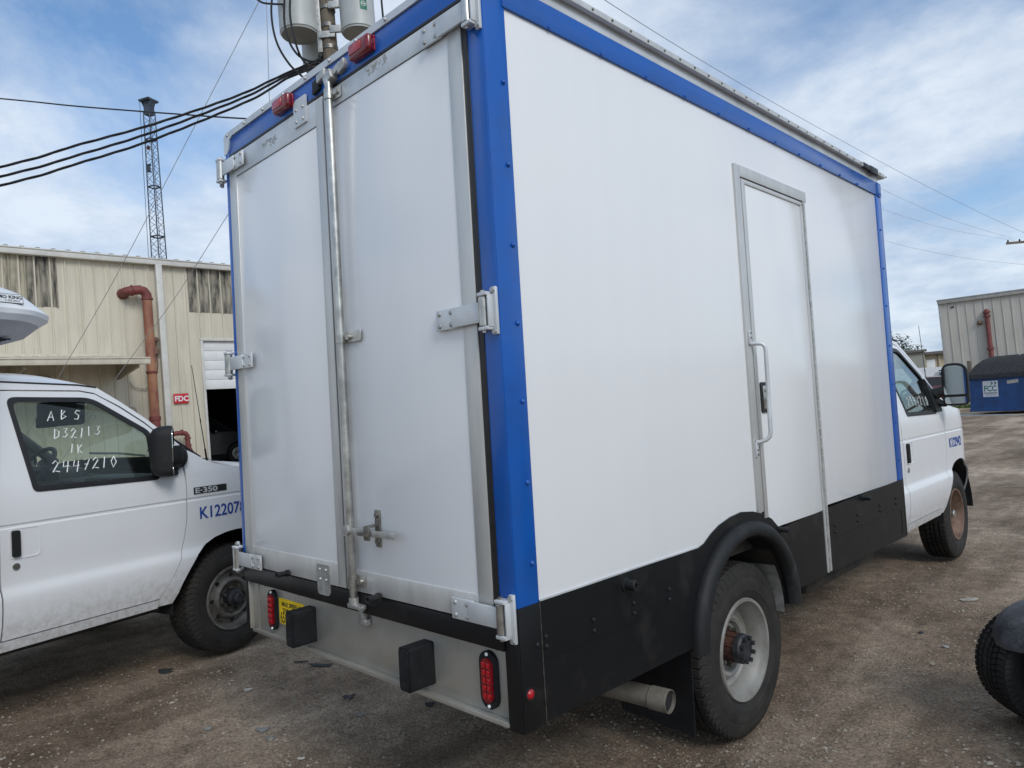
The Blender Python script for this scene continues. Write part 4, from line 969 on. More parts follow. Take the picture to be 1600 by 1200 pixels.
for i in range(5): bb('door_section', 'door_white', (4.3, .035, 2.14 + .256 * i, 7.96, .075, 2.14 + .256 * (i + 1) - .006), bev=.004, parent=d)
bb('door_jamb', 'gutter', (4.235, -.045, 0, 4.30, .10, 3.46), (4.235, -.045, 3.42, 8.0, .02, 3.48))
bb('downspout', 'gutter', (3.19, -.20, 0, 3.34, -.08, 5.34), bev=.012)
# canopy
cp = MB().prism([(-.01, 3.00), (-1.55, 2.80), (-1.55, 2.77), (-.01, 2.97)], lambda u, v, w: (w, u, v), -9.5, 2.36).build('canopy', 'beige', B)
bb('canopy_gutter', 'beige', (-9.5, -1.68, 2.66, 2.42, -1.54, 2.80), (-9.5, -1.70, 2.78, 2.42, -1.53, 2.81), parent=cp)
bb('canopy_flashing', 'beige', (-9.5, -.05, 2.98, 2.3, -.005, 3.08), parent=cp)
MB().prism([(-.05, 2.95), (-1.5, 2.76), (-1.5, 2.60), (-.05, 2.45)], lambda u, v, w: (w, u, v), 2.18, 2.24).build('canopy_beam', 'beige_dark', cp)
for xx in (-8, -6, -4, -2, 0): MB().prism([(-.05, 2.95), (-1.5, 2.76), (-1.5, 2.60), (-.05, 2.45)], lambda u, v, w: (w, u, v), xx, xx + .06).build('canopy_beam', 'beige_dark', cp)
rb = MB()
for i in range(38): xx = -9.3 + .305 * i; rb.prism([(-.06, 2.995), (-1.56, 2.80), (-1.56, 2.83), (-.06, 3.03)], lambda u, v, w: (w, u, v), xx, xx + .07)
rb.build('canopy_ribs', 'beige', cp, kind='stuff')
bb('wall_box', 'beige_dark', (.55, -.10, 2.30, .78, -.03, 2.58))
# fire pipe
fp = MB(); yy = -.30
path = [(2.44, .02, 4.56), (2.44, -.16, 4.57), (2.47, -.25, 4.58), (2.55, yy, 4.60), (2.74, yy, 4.63), (2.84, yy, 4.60), (2.895, yy, 4.52), (2.90, yy, 4.40)]
fp.tube(path, .115, 16); f1 = fp.build('fire_pipe', 'fire_pipe_red', B)
f2 = MB().cyl((2.90, yy, 1.45), (2.90, yy, 4.42), .112, n=20).build('pipe_run', 'fire_pipe', f1)
MB().cyl((2.90, yy, -.2), (2.90, yy, 1.45), .118, n=20).build('pipe_foot', 'fire_pipe_red', f1)
for p_, q_ in (((2.44, .0, 4.56), (2.44, -.04, 4.56)), ((2.545, yy, 4.598), (2.585, yy, 4.602)), ((2.90, yy, 4.44), (2.90, yy, 4.38)), ((2.90, yy, 1.50), (2.90, yy, 1.40)), ((2.90, yy, 2.62), (2.90, yy, 2.56))): MB().cyl(p_, q_, .135, n=20, bev=.008).build('pipe_coupling', 'fire_pipe_red', f1)
f3 = MB().tube([(3.0, yy, 1.02), (3.52, yy, 1.05), (3.60, yy, 1.03), (3.64, yy, .96), (3.64, yy, .80), (3.66, yy - .04, .55)], .06, 14).cyl((3.50, yy, 1.05), (3.535, yy, 1.05), .078, n=14).cyl((3.64, yy, .92), (3.64, yy, .88), .085, n=14).cyl((3.64, yy, .74), (3.64, yy, .70), .085, n=14).cyl((3.655, yy, .62), (3.665, yy - .12, .50), .075, n=14).build('fire_inlet', 'fire_pipe_red', B)
MB().sphere((3.10, -.12, 3.42), .075, 12, 8).cyl((3.10, -.12, 3.38), (3.11, -.10, 3.22), .02).box(3.04, -.12, 3.06, 3.17, -.03, 3.24, .01).tube([(3.12, -.06, 3.06), (3.14, -.05, 2.8), (3.08, -.05, 2.55), (2.98, -.06, 2.45)], .012, 6).build('wall_lamp', 'rim_rust', B)
MB().tube([(2.45, -.05, 2.4), (2.55, -.06, 2.25), (2.75, -.07, 2.2), (3.0, -.06, 2.25)], .015, 6).box(3.03, -.10, 2.18, 3.09, -.04, 2.36, .01).build('wall_cable', 'galv', B)
MB().tube([(2.05, -.05, 1.76), (2.52, -.05, 1.76), (2.56, -.05, 1.70), (2.57, -.05, 1.2)], .015, 6).build('wall_conduit', 'beige_dark', B)
# FDC sign
S = thing('wall_sign', 'small red sign reading FDC on the beige warehouse wall', 'sign')
plumb(S, A0 - UP * (EH - 1.80) + Vector((.00136, .9998, .01975)) * 3.46 + Vector((.05, 0, 0)), (.00136, .9998, .01975))
MB().box(0, -.004, 0, .37, .004, .255, .002).build('plate', 'red_sign', S)
text_mb('FDC', .185, lambda u, v, w: (.022 + u, -.0045 - w, .062 + v), .002, .006, xscale=.98).build('lettering', 'white_sign', S)

# ---------------------------------------------------------------- cars
def car(name, label, cat, base, rz, m, scale=1.0, L_=4.5, H=1.62, Wd=1.82, group=None):
    K = thing(name, label, cat, base, rz, group)
    prof = [(-.50, .30), (-.495, .62), (-.47, .70), (-.36, .98), (-.26, .995), (.16, .97), (.30, .66), (.44, .60), (.488, .50), (.50, .28)]
    lo = [(-.50, .30), (-.497, .58), (-.475, .635), (-.30, .655), (.28, .645), (.42, .59), (.488, .48), (.50, .28)]
    def mp(u, v, w): return (w, u * L_, v * H)
    wb = .31; wr = .34
    def arch(cy):
        return [(cy + (wr + .05) / L_ * math.cos(a), (.34 + (wr + .05) * math.sin(a)) / H) for a in [math.pi * i / 10 for i in range(11)]]
    bot = [(.50, .16)] + arch(wb) + arch(-wb) + [(-.50, .16)]
    body = [(-.50, .30)] + lo[1:] + bot
    bmk = bmesh.new(); mb = MB().prism(body, mp, -Wd / 2, Wd / 2); mb.build('body', m, K, smooth=30)
    # cabin
    cab_p = [(-.475, .63), (-.37, .97), (-.25, 1.0), (.14, .975), (.30, .64)]
    n = len(cab_p); vs = []
    for sgn, top in ((-1, 0), (1, 0)):
        for u, v in cab_p: vs.append((sgn * (Wd / 2 - .02 - .20 * max(0, (v - .63) / .37)), u * L_, v * H))
    fs = [tuple(range(n)), tuple(range(2 * n - 1, n - 1, -1))] + [(i, i + n, (i + 1) % n + n, (i + 1) % n) for i in range(n)]
    MB().add(vs, fs).build('cabin', m, K, smooth=20)
    for sgn in (-1, 1):
        for q in ([(-.44, .665), (-.355, .93), (-.26, .95), (-.17, .95), (-.17, .665)], [(-.155, .665), (-.155, .95), (.035, .94), (.035, .665)], [(.05, .665), (.05, .938), (.125, .925), (.245, .665)]):
            MB().prism(q, lambda u, v, w: (sgn * (Wd / 2 - .02 - .20 * max(0, (v - .63) / .37) + w), u * L_, v * H), -.002, .006).build('window', 'car_glass_dark', K)
        MB().box(sgn * (Wd / 2 + .02), .13 * L_, .62 * H, sgn * (Wd / 2 + .18), .16 * L_, .70 * H, .03).build('wing_mirror', m, K)
    def slab(q0, q1, nm):
        (u0, v0), (u1, v1) = q0, q1; w0 = Wd / 2 - .09 - .2 * max(0, (v0 - .63) / .37); w1 = Wd / 2 - .09 - .2 * max(0, (v1 - .63) / .37); e = .008
        MB().add([(-w0, u0 * L_, v0 * H + e), (w0, u0 * L_, v0 * H + e), (w1, u1 * L_, v1 * H + e), (-w1, u1 * L_, v1 * H + e)], [(0, 1, 2, 3)]).build(nm, 'car_glass_dark', K)
    slab((.155, .955), (.285, .67), 'windscreen'); slab((-.38, .945), (-.462, .67), 'rear_window')
    for sgn in (-1, 1):
        MB().box(sgn * Wd * .30, .478 * L_, .42 * H, sgn * Wd * .49, .495 * L_, .50 * H, .02).build('headlight', 'alu_pale', K)
        MB().box(sgn * Wd * .34, -.500 * L_, .46 * H, sgn * Wd * .49, -.492 * L_, .58 * H, .02).build('tail_light', 'red_deep', K)
        for cy in (wb, -wb): wheel(K, sgn * (Wd / 2 + .005), cy * L_, .34, .34, .21, 'car', sgn)
    MB().box(-Wd / 2 + .12, -.46 * L_, .18, Wd / 2 - .12, .46 * L_, .40).build('underbody', 'dark', K)
    return K
K1 = car('parked_car', 'dark grey car parked inside the dark warehouse bay', 'car', (0, 0, 0), 0, 'grey_car')
loc = A0 - UP * EH + Vector((.00136, .9998, .01975)) * (6.82 - .31 * 4.5) + Vector((-.9998, .00175, -.0198)) * 4.9
K1.location = loc; K1.rotation_euler = (0, 0, 0)
def on_ground(x, y): return (x, y, gz(x, y) - .01)
p_ = at(1474, 640, 38.0); K2 = car('parked_car', 'dark red car seen behind the truck wing mirror arm', 'car', on_ground(p_.x, p_.y), R(-5), 'red_car', H=1.5)
p_ = at(1488, 640, 44.0); K3 = car('parked_car', 'slate blue car behind the dark red car', 'car', on_ground(p_.x, p_.y), R(20), 'slate_car', H=1.75)
# far white panel van
p_ = at(1452, 640, 50.0); pv = on_ground(p_.x, p_.y)
K4 = thing('panel_van', 'white panel van parked far off beyond the truck bonnet', 'van', pv, R(-62))
prof = rounded([(-2.6, .35), (2.55, .35), (2.6, 1.0), (2.15, 1.15), (1.45, 1.95), (1.2, 2.12), (-2.55, 2.16), (-2.62, 1.2)], .10, 3)
MB().prism(prof, lambda u, v, w: (w, u, v), -.98, .98).build('body', 'white_car', K4, smooth=50)
for s in (-1, 1):
    MB().prism([(.55, 1.25), (1.75, 1.25), (1.35, 1.85), (.55, 1.9)], lambda u, v, w: (s * (.98 + w), u, v), -.01, .006).build('window', 'car_glass_dark', K4)
    for cy in (1.75, -1.6): wheel(K4, s * 1.0, cy, .36, .36, .22, 'van', s)
    MB().box(s * .30, -2.63, 1.35, s * .80, -2.60, 1.85, .02).build('rear_window', 'car_glass_dark', K4)
# pale camper seen through the cab
p_ = at(1425, 640, 30.0); pv = on_ground(p_.x, p_.y)

# ---------------------------------------------------------------- warehouse on the right
B2 = thing('metal_building', 'grey-beige ribbed metal warehouse with red pipe, behind the blue dumpster', 'building')
A2 = CAM + (Vector((-6.39715, 31.26049, 5.00409)) - CAM) * 1.14; H2 = 5.1
plumb(B2, A2 - UP * H2, (.974, .225, .02))
for i in range(10): rib_panel(B2, .02 + i * 1.02, 1.02, -.4, H2 - .10, 'grey_metal', pitch=.34)
def b2(name, m, *boxes, bev=.004):
    mb = MB()
    for b in boxes: mb.box(*b, bev)
    return mb.build(name, m, B2)
b2('eave_trim', 'grey_trim', (-.08, -.12, H2 - .17, 10.3, .02, H2 + .02), (-.10, -.14, H2 - .02, 10.3, 0, H2 + .03))
b2('corner_trim', 'grey_trim', (-.06, -.04, -.4, .06, .06, H2 - .1))
b2('side_wall', 'grey_metal', (-.03, .04, -.4, .0, 9, H2), (10.2, .04, -.4, 10.25, 9, H2), (-.03, 8.96, -.4, 10.2, 9, H2), bev=0)
MB().prism([(-.1, H2 + .03), (9.1, H2 + .6), (9.1, H2 + .5), (-.1, H2 - .02)], lambda u, v, w: (w, u, v), -.1, 10.3).build('roof', 'grey_trim', B2)
f1 = MB().tube([(1.76, -.16, -.3), (1.76, -.16, 4.22), (1.76, -.12, 4.34), (1.76, .02, 4.37)], .095, 14).build('fire_pipe', 'fire_pipe_red', B2)
for z in (4.30, 4.12, 2.66): MB().cyl((1.76, -.16, z - .05), (1.76, -.16, z + .05), .135, n=14, bev=.01).build('pipe_coupling', 'fire_pipe_red', f1)
MB().sphere((1.47, -.10, H2 - 1.23), .11, 12, 8).cyl((1.47, -.08, H2 - 1.23), (1.47, .0, H2 - 1.23), .07).build('alarm_bell', 'rim_rust', B2)
MB().box(.44, -.05, H2 - .40, .56, -.005, H2 - .34, .01).build('wall_vent', 'dark', B2)
# dumpster
dl = at(1517, 646, 26.0)
D_ = thing('dumpster', 'blue steel dumpster with ribbed black lid and white label in front of the warehouse', 'dumpster', (dl.x, dl.y, gz(dl.x, dl.y) + .01), R(-22.8))
wd, dd, hf, hk = 2.05, 1.55, 1.34, 1.95
bd = MB().prism([(0, .12), (.04, hf), (dd - .35, hk - .02), (dd, hk - .10), (dd, .12)], lambda u, v, w: (w, u, v), 0, wd).build('body', 'dumpster_blue', D_, smooth=20)
MB().box(-.03, -.04, hf - .09, wd + .03, .05, hf + .0, .01).build('rim_bar', 'dumpster_blue', D_)
MB().box(-.02, -.02, .10, wd + .02, .06, .20, .01).build('skid_bar', 'dumpster_blue', D_)
MB().prism([(-.02, .0), (-.02, hf + .05), (dd - .30, hk + .06), (dd + .02, hk - .04), (dd + .02, .0)], lambda u, v, w: (w, u, v), wd, wd + .04).build('end_plate', 'dumpster_blue_light', D_)
for s in (.30, 1.0):
    MB().box(wd + .04, s, .62, wd + .20, s + .22, .95, .01).build('fork_pocket', 'dark', D_)
lid_path = [(-.07, hf - .02), (-.05, hf + .05), (.45, hf + .42), (.85, hk - .02), (dd - .12, hk + .10), (dd + .02, hk + .02)]
for x0, x1 in ((-.03, wd / 2 - .01), (wd / 2 + .01, wd + .02)):
    ld = MB().prism(lid_path + [(u, v - .05) for u, v in reversed(lid_path)], lambda u, v, w: (w, u, v), x0, x1).build('lid', 'dumpster_lid', D_, smooth=25)
    for i in range(9):
        xx = x0 + .05 + i * .110
        MB().prism([(u, v + .035) for u, v in lid_path[1:5]] + [(u, v - .01) for u, v in reversed(lid_path[1:5])], lambda u, v, w: (w, u, v), xx, xx + .05).build('lid_rib', 'dumpster_lid', ld, smooth=25)
fr = lambda u, v, w: (.50 + u, -.006 - w + .04 * (v + .72) / hf - .0, .62 + v)
lb = MB().prism([(0, 0), (.54, 0), (.54, .56), (0, .56)], fr, 0, .004).build('label', 'white_sign', D_)
text_mb('FCC', .27, lambda u, v, w: fr(.035 + u, .20 + v, .005 + w), .002, .006, xscale=.90).build('lettering', 'print_green', lb)
ar = MB()
for x0 in (.28, .40): ar.prism([(x0, .42), (x0 + .04, .47), (x0, .52), (x0 + .05, .52), (x0 + .10, .47), (x0 + .05, .42)], fr, .004, .006)
ar.build('arrows', 'print_green', lb)
ln = MB()
for i in range(11): ln.prism([(.04 + i * .042, .105), (.07 + i * .042, .105), (.07 + i * .042, .155), (.04 + i * .042, .155)], fr, .004, .006)
ln.prism([(.08, .05), (.46, .05), (.46, .07), (.08, .07)], fr, .004, .006); ln.build('small_print', 'print_grey', lb)
MB().prism([(.86, .42), (1.24, .45), (1.24, .57), (.86, .54)], fr, 0, .004).build('notice', 'scrap_pale', D_)
cpad = MB().box(-.8, -.6, -.35, 3.2, 2.2, .008, .01).build('concrete_pad', 'concrete'); cpad.location = (dl.x, dl.y, gz(dl.x, dl.y)); cpad.rotation_euler = (0, 0, R(-22.8)); cpad['kind'] = 'structure'
q_ = at(1519, 620, 28.5)
tag(MB().box(-.07, -.07, -.2, .07, .07, 2.0, .015).build('post', 'pole_wood'), 'short brown post between the dumpster and the grey-beige warehouse', 'post').location = (q_.x, q_.y, gz(q_.x, q_.y))
# grass strip along the warehouse foot
gs = MB(); rnd = random.Random(5)
for i in range(2600):
    p0 = A2 + Vector((.974, .225, 0)) * rnd.uniform(-9, 9) + Vector((.225, -.974, 0)) * rnd.uniform(.05, 1.1)
    z = gz(p0.x, p0.y) - .01; a = rnd.uniform(0, 6.28); h = rnd.uniform(.08, .22); c, s = math.cos(a) * .03, math.sin(a) * .03
    gs.add([(p0.x - c, p0.y - s, z), (p0.x + c, p0.y + s, z), (p0.x + s * 2, p0.y - c * 2, z + h)], [(0, 1, 2)])
o = gs.build('grass', 'grass', smooth=0); tag(o, 'strip of green grass along the foot of the grey-beige warehouse', 'grass'); o['kind'] = 'stuff'

# ---------------------------------------------------------------- far buildings and tree
def hz(u, D): p = at(u, 600, D); return p
p0 = at(1380, 600, 58); p1 = at(1450, 600, 60)
B3 = thing('low_building', 'far low grey and tan building with white doors, past the truck bonnet', 'building', (p1.x, p1.y, gz(p1.x, p1.y)), 0)
plumb(B3, Vector((p1.x, p1.y, gz(p1.x, p1.y) - .3)), Vector((.80, .60, 0)))
MB().box(-12, -.0, 0, 0, 12, 3.9).build('wall', 'far_wall', B3); MB().box(-12.02, -.04, .0, .0, .0, 2.1).build('lower_wall', 'roof_dark', B3)
MB().box(.0, .6, 0, 9, 12, 3.6).build('wall', 'far_tan', B3)
MB().box(-12.2, -.3, 3.9, .1, 12.2, 4.10).box(.05, .0, 3.62, 9.2, 12.2, 3.86).build('roof', 'roof_dark', B3)
for xx, w_, h_ in ((.25, .75, 2.3), (1.45, .45, 1.3), (2.1, .45, 1.3), (2.8, .8, 2.2)):
    MB().box(xx, .55, .9, xx + w_, .60, .9 + h_, .01).build('door', 'door_white', B3)
for i in range(5): MB().box(.15 + i * 1.1, .45, 0, .30 + i * 1.1, .60, 3.6, .01).build('pilaster', 'far_tan', B3)
hd = MB(); rnd = random.Random(9)
for i in range(2500):
    t_ = Vector((rnd.uniform(-12, 9), rnd.uniform(-3.4, -2.4), rnd.uniform(0, 1.15))); a = rnd.uniform(0, 6.28); r = .10
    hd.add([t_ + Vector((math.cos(a) * r, math.sin(a) * r, rnd.uniform(-r, r))), t_ + Vector((-math.sin(a) * r, math.cos(a) * r, rnd.uniform(-r, r))), t_ + Vector((0, 0, r * 1.5)), ], [(0, 1, 2)])
hg = hd.build('hedge', 'leaf', smooth=0); tag(hg, 'low green hedge in front of the far tan building', 'hedge'); hg.matrix_world = B3.matrix_world.copy()
def tree(base, h, cr_, label, seed):
    t = thing('tree', label, 'tree', base); rnd = random.Random(seed)
    tk = MB().tube([(0, 0, -.3), (.05, 0, h * .3), (0, .1, h * .55), (.1, .05, h * .8)], [.22, .17, .12, .05], 8)
    for i in range(7):
        a = rnd.uniform(0, 6.28); z = h * rnd.uniform(.4, .7); tk.tube([(0, 0, z), (math.cos(a) * cr_ * .4, math.sin(a) * cr_ * .4, z + h * .12), (math.cos(a) * cr_ * .8, math.sin(a) * cr_ * .8, z + h * .2)], [.08, .05, .02], 6)
    tk.build('trunk', 'bark', t)
    lf = MB()
    cl = [(rnd.uniform(-1, 1) * cr_ * .7, rnd.uniform(-1, 1) * cr_ * .7, h * rnd.uniform(.5, .95), rnd.uniform(.3, .55) * cr_) for _ in range(26)]
    for c in cl:
        for _ in range(150):
            v = Vector((rnd.gauss(0, 1), rnd.gauss(0, 1), rnd.gauss(0, .8))).normalized() * c[3] * rnd.random() ** .4
            p = Vector(c[:3]) + v; a = rnd.uniform(0, 6.28); r = .13; d1 = Vector((math.cos(a), math.sin(a), rnd.uniform(-.6, .6))) * r; d2 = Vector((-math.sin(a), math.cos(a), rnd.uniform(-.6, .6))) * r * .6
            lf.add([p - d1, p + d2, p + d1, p - d2], [(0, 1, 2, 3)])
    lf.build('crown', 'leaf', t, smooth=0)
p_ = at(1398, 600, 82); tree((p_.x, p_.y, gz(p_.x, p_.y)), 6.5, 2.6, 'dark green tree rising behind the far low building', 4)

# ---------------------------------------------------------------- lattice tower
tp = at(232, 160, 60.0); TH = 31.0
TW = thing('lattice_tower', 'tall dark steel lattice tower with a top platform behind the beige warehouse', 'tower')
plumb(TW, tp - UP * TH, Vector((.9, .42, 0)))
def hwid(z): return .30 + (TH - z) / TH * .22
for sx in (-1, 1):
    for sy in (-1, 1): MB().tube([(sx * hwid(0), sy * hwid(0), 0), (sx * hwid(TH - .9), sy * hwid(TH - .9), TH - .9)], .046, 6).build('leg', 'tower_steel', TW)
br = MB(); z = 0; i = 0
while z < TH - 1.6:
    z2 = z + .55; a, b = hwid(z), hwid(z2)
    for (x0, y0), (x1, y1) in (((-1, -1), (1, -1)), ((1, -1), (1, 1)), ((1, 1), (-1, 1)), ((-1, 1), (-1, -1))):
        if i % 2: x0, y0, x1, y1 = x1, y1, x0, y0
        br.tube([(x0 * a, y0 * a, z), (x1 * b, y1 * b, z2)], .020, 4)
    z = z2; i += 1
br.build('bracing', 'tower_steel', TW, kind='stuff')
for z in (6, 12, 17.5, 19.6, 23.8, 27.8):
    a = hwid(z); r = MB()
    for (x0, y0), (x1, y1) in (((-1, -1), (1, -1)), ((1, -1), (1, 1)), ((1, 1), (-1, 1)), ((-1, 1), (-1, -1))): r.tube([(x0 * a, y0 * a, z), (x1 * a, y1 * a, z)], .06, 6)
    r.build('ring_beam', 'tower_steel', TW)
pf = MB().box(-.55, -.55, TH + .02, .55, .55, TH + .18, .02); pf.prism([(-.29, -1.1 + TH), (.29, -1.1 + TH), (.29, TH - .45), (.52, TH + .03), (-.52, TH + .03), (-.29, TH - .45)], lambda u, v, w: (u, w, v), -.28, .28); pf.build('top_platform', 'tower_steel', TW)
MB().box(-.15, -.5, 25.0, .15, -.4, 25.5).box(-.2, -.5, 25.45, .2, -.35, 25.6).box(-.18, -.5, 24.95, .18, -.35, 25.05).build('signal_box', 'tower_steel', TW)
MB().sphere((.05, -.4, 27.0), .15, 8, 6, (1, 1, 1.3)).build('beacon', 'rust', TW)
for sx, e in ((-1, .95), (1, .35)): MB().tube([(sx * .54, -.4, TH), (sx * (.60 + e * .2), -.4, 12), (sx * (.62 + e * .25), -.4, 0)], .020, 4).build('stay_cable', 'tower_steel', TW)

# ---------------------------------------------------------------- utility pole with transformers
PD = 11.0
pb = at(517, 95, PD); PH = 11.5
UPo = thing('utility_pole', 'wooden utility pole with three grey transformers rising behind the truck roof', 'pole')
plumb(UPo, pb - UP * (pb.z + .3), cr)
zp = pb.z + .3
MB().lathe([(0, .155), (zp, .118), (PH, .095), (PH, 0)], (0, 0, 0), (0, 0, 1), 18).build('pole_shaft', 'pole_wood', UPo)
def transformer(x, y, zb_, r, h):
    t = MB().lathe([(.0, 0), (.0, r * .93), (.02, r * .95), (.03, r), (h - .03, r), (h, r * 1.03), (h + .03, r * 1.03), (h + .10, r * .5), (h + .11, 0)], (x, y, zb_), (0, 0, 1), 36).build('transformer', 'transformer', UPo)
    MB().lathe([(-.004, 0), (-.004, r * .92), (.002, r * .93)], (x, y, zb_), (0, 0, 1), 36).build('transformer_base', 'transformer_base', t)
    for a in (.6, 2.2): MB().lathe([(0, .05), (.10, .045), (.12, .07), (.16, .04), (.18, .065), (.22, .035), (.30, .02)], (x + r * .4 * math.cos(a), y + r * .4 * math.sin(a), zb_ + h + .05), (0, 0, 1), 10).build('bushing', 'rim_rust', t)
    return t
t1 = transformer(-.43, -.06, zp + .40, .292, .95); t2 = transformer(.475, -.08, zp + .335, .262, .95); t3 = transformer(-.30, .50, zp + .13, .25, .85)
MB().box(.05, -.155, zp + .36, .26, -.11, zp + .47, .005).box(.05, -.155, zp + .74, .26, -.11, zp + .85, .005).box(-.16, -.10, zp + .10, -.09, .06, zp + 1.1, .005).box(-.13, -.14, zp + .30, .12, -.118, zp + .40, .005).build('mounting_bracket', 'galv', UPo)
for z in (.18, .52, .80): MB().lathe([(-.03, .122), (-.03, .128), (.03, .128), (.03, .122)], (0, 0, zp + z), (0, 0, 1), 18).build('pole_band', 'steel_dark', UPo)
# green label on the right transformer
def ontf(u, v, w): a = R(-58) + u / .264; return (.475 + (.2635 + w) * math.cos(a), -.08 + (.2635 + w) * math.sin(a), zp + .585 + v)
lbl = MB().grid(lambda u, v: ontf(u, v, .001), frange(-.055, .055, .02), [0, .18]).build('label', 'print_green', t2)
em = MB(); c_ = [(.032 * math.cos(2 * math.pi * i / 20), .085 + .036 * math.sin(2 * math.pi * i / 20)) for i in range(20)]
em.tube([ontf(u, v, .003) for u, v in c_], .005, 5, True); em.tube([ontf(-.02, .085, .003), ontf(.02, .085, .003)], .010, 5); em.tube([ontf(-.015, .135, .003), ontf(.0, .155, .003), ontf(.015, .135, .003)], .006, 5)
em.build('label_emblem', 'marker_white', t2)
ir = MB()
for k_ in range(3): ir.sphere((-.14 - .02 * k_, -.06, zp + .05 - .05 * k_), .04, 8, 6)
ir.build('insulator', 'wire_black', UPo)

# ---------------------------------------------------------------- cables
def cable(label, pts, r, m, wob=0.0, n=24, group=None, cat='cable', name='cable'):
    """smooth curve through sight points (u, v, D)"""
    P = [at(*p) for p in pts]; out = []
    P = [P[0] * 2 - P[1]] + P + [P[-1] * 2 - P[-2]]
    for i in range(1, len(P) - 2):
        for k_ in range(n):
            t = k_ / n; a, b, c, d = P[i - 1], P[i], P[i + 1], P[i + 2]
            out.append(.5 * ((2 * b) + (c - a) * t + (2 * a - 5 * b + 4 * c - d) * t * t + (3 * b - a - 3 * c + d) * t ** 3))
    out.append(P[-2])
    if wob:
        mb = MB(); Ls = 0; acc = []
        for i, q in enumerate(out):
            if i: Ls += (q - out[i - 1]).length
            acc.append(Ls)
        for ph in (0, 2.1, 4.2):
            mb.tube([q + cu * math.cos(ph + s_ * 5.5) * wob + cr * .3 * math.sin(ph + s_ * 5.5) * wob + cf * math.sin(ph + s_ * 5.5) * wob for q, s_ in zip(out, acc)], r, 5)
    else: mb = MB().tube(out, r, 6)
    return tag(mb.build(name, m), label, cat, group)
cable('topmost of three thick twisted black cables running left from the utility pole', [(510, 88, 11), (440, 118, 10.8), (370, 150, 10.6), (240, 194, 10.2), (120, 227, 9.8), (0, 261, 9.4), (-500, 372, 8.2)], .0095, 'wire_black', .010)
cable('middle of three thick twisted black cables running left from the utility pole', [(508, 94, 11), (445, 120, 10.8), (380, 153, 10.6), (240, 206, 10.2), (120, 243, 9.8), (0, 276, 9.4), (-500, 388, 8.2)], .0095, 'wire_black', .010)
cable('lowest of three thick twisted black cables running left from the utility pole', [(508, 100, 11), (450, 122, 10.8), (390, 157, 10.6), (240, 218, 10.2), (120, 256, 9.8), (0, 290, 9.4), (-500, 404, 8.2)], .0095, 'wire_black', .010)
cable('thin black wire crossing the sky above the thick cables', [(-300, 128, 24), (0, 154, 22), (120, 166, 21), (260, 177, 20), (395, 186, 19), (620, 196, 18)], .021, 'wire_black', 0)
cable('grey guy wire slanting from the pole down behind the van roof', [(412, -12, 11), (300, 205, 11.4), (185, 425, 11.9), (90, 592, 12.4), (20, 720, 12.8)], .0055, 'wire_grey')
cable('lower grey guy wire slanting in front of the fire pipe', [(420, 238, 11.5), (352, 342, 11.8), (270, 470, 12.1), (175, 600, 12.5), (100, 715, 12.8)], .0055, 'wire_grey')
cable('hair-thin upright wire left of the transformers', [(415, -40, 12), (418, 60, 12), (421, 160, 12), (425, 300, 12)], .005, 'wire_grey')
for lab, pts in (('black drop loop left of the transformers', [(428, -30, 10.6), (424, 20, 10.6), (432, 65, 10.6), (452, 100, 10.7), (478, 125, 10.8), (500, 150, 11)]),
                 ('black drop wire hanging across the left transformer', [(446, -30, 10.5), (444, 30, 10.5), (452, 65, 10.5), (468, 88, 10.6), (490, 96, 10.8), (506, 86, 11)]),
                 ('black drop wire hanging across the left transformer, right of its twin', [(455, -30, 10.5), (453, 20, 10.5), (460, 60, 10.5), (472, 92, 10.6), (492, 110, 10.7), (520, 130, 11)]),
                 ('short black wire end reaching the left transformer from the left', [(398, -4, 10.7), (410, 4, 10.7), (425, 6, 10.7), (445, 7, 10.7)]),
                 ('short black wire dropping right of the green transformer label', [(594, -30, 11.2), (596, 0, 11.2), (599, 32, 11.2), (602, 60, 11.3)])):
    cable(lab, pts, .016, 'wire_black')
cable('thin wire running down the sky above the truck roof edge', [(900, -36, 17), (945, 0, 18), (1100, 97, 24), (1240, 178, 31), (1380, 255, 38), (1480, 307, 43), (1592, 360, 46), (1760, 430, 52)], .009, 'wire_grey')
for k_, (a, b) in enumerate((((1370, 292), (1586, 374)), ((1374, 325), (1586, 376)), ((1382, 376), (1640, 417)))):
    cable(['upper of the three far wires right of the truck box', 'middle of the three far wires right of the truck box', 'lowest of the three far wires right of the truck box'][k_], [(a[0] - 60, a[1] - 30, 40), (a[0], a[1], 42), ((a[0] + b[0]) / 2, (a[1] + b[1]) / 2 + 7, 44), (b[0], b[1], 46)], .007, 'wire_grey')
p2 = at(1612, 377, 46)
U2 = thing('utility_pole', 'far utility pole at the right edge, only its crossarm end showing', 'pole'); plumb(U2, Vector((p2.x, p2.y, gz(p2.x, p2.y))), cr); hp = p2.z - gz(p2.x, p2.y)
MB().lathe([(0, .16), (hp + .8, .11), (hp + .8, 0)], (0, 0, 0), (0, 0, 1), 10).build('pole_shaft', 'pole_wood', U2)
MB().box(-1.35, -.06, hp - .07, 1.35, .06, hp + .07).build('crossarm', 'pole_wood', U2)
for xx in (-1.25, -.5, .5, 1.25): MB().lathe([(0, .03), (.05, .06), (.12, .04), (.16, 0)], (xx, 0, hp + .07), (0, 0, 1), 8).build('insulator', 'wire_black', U2)

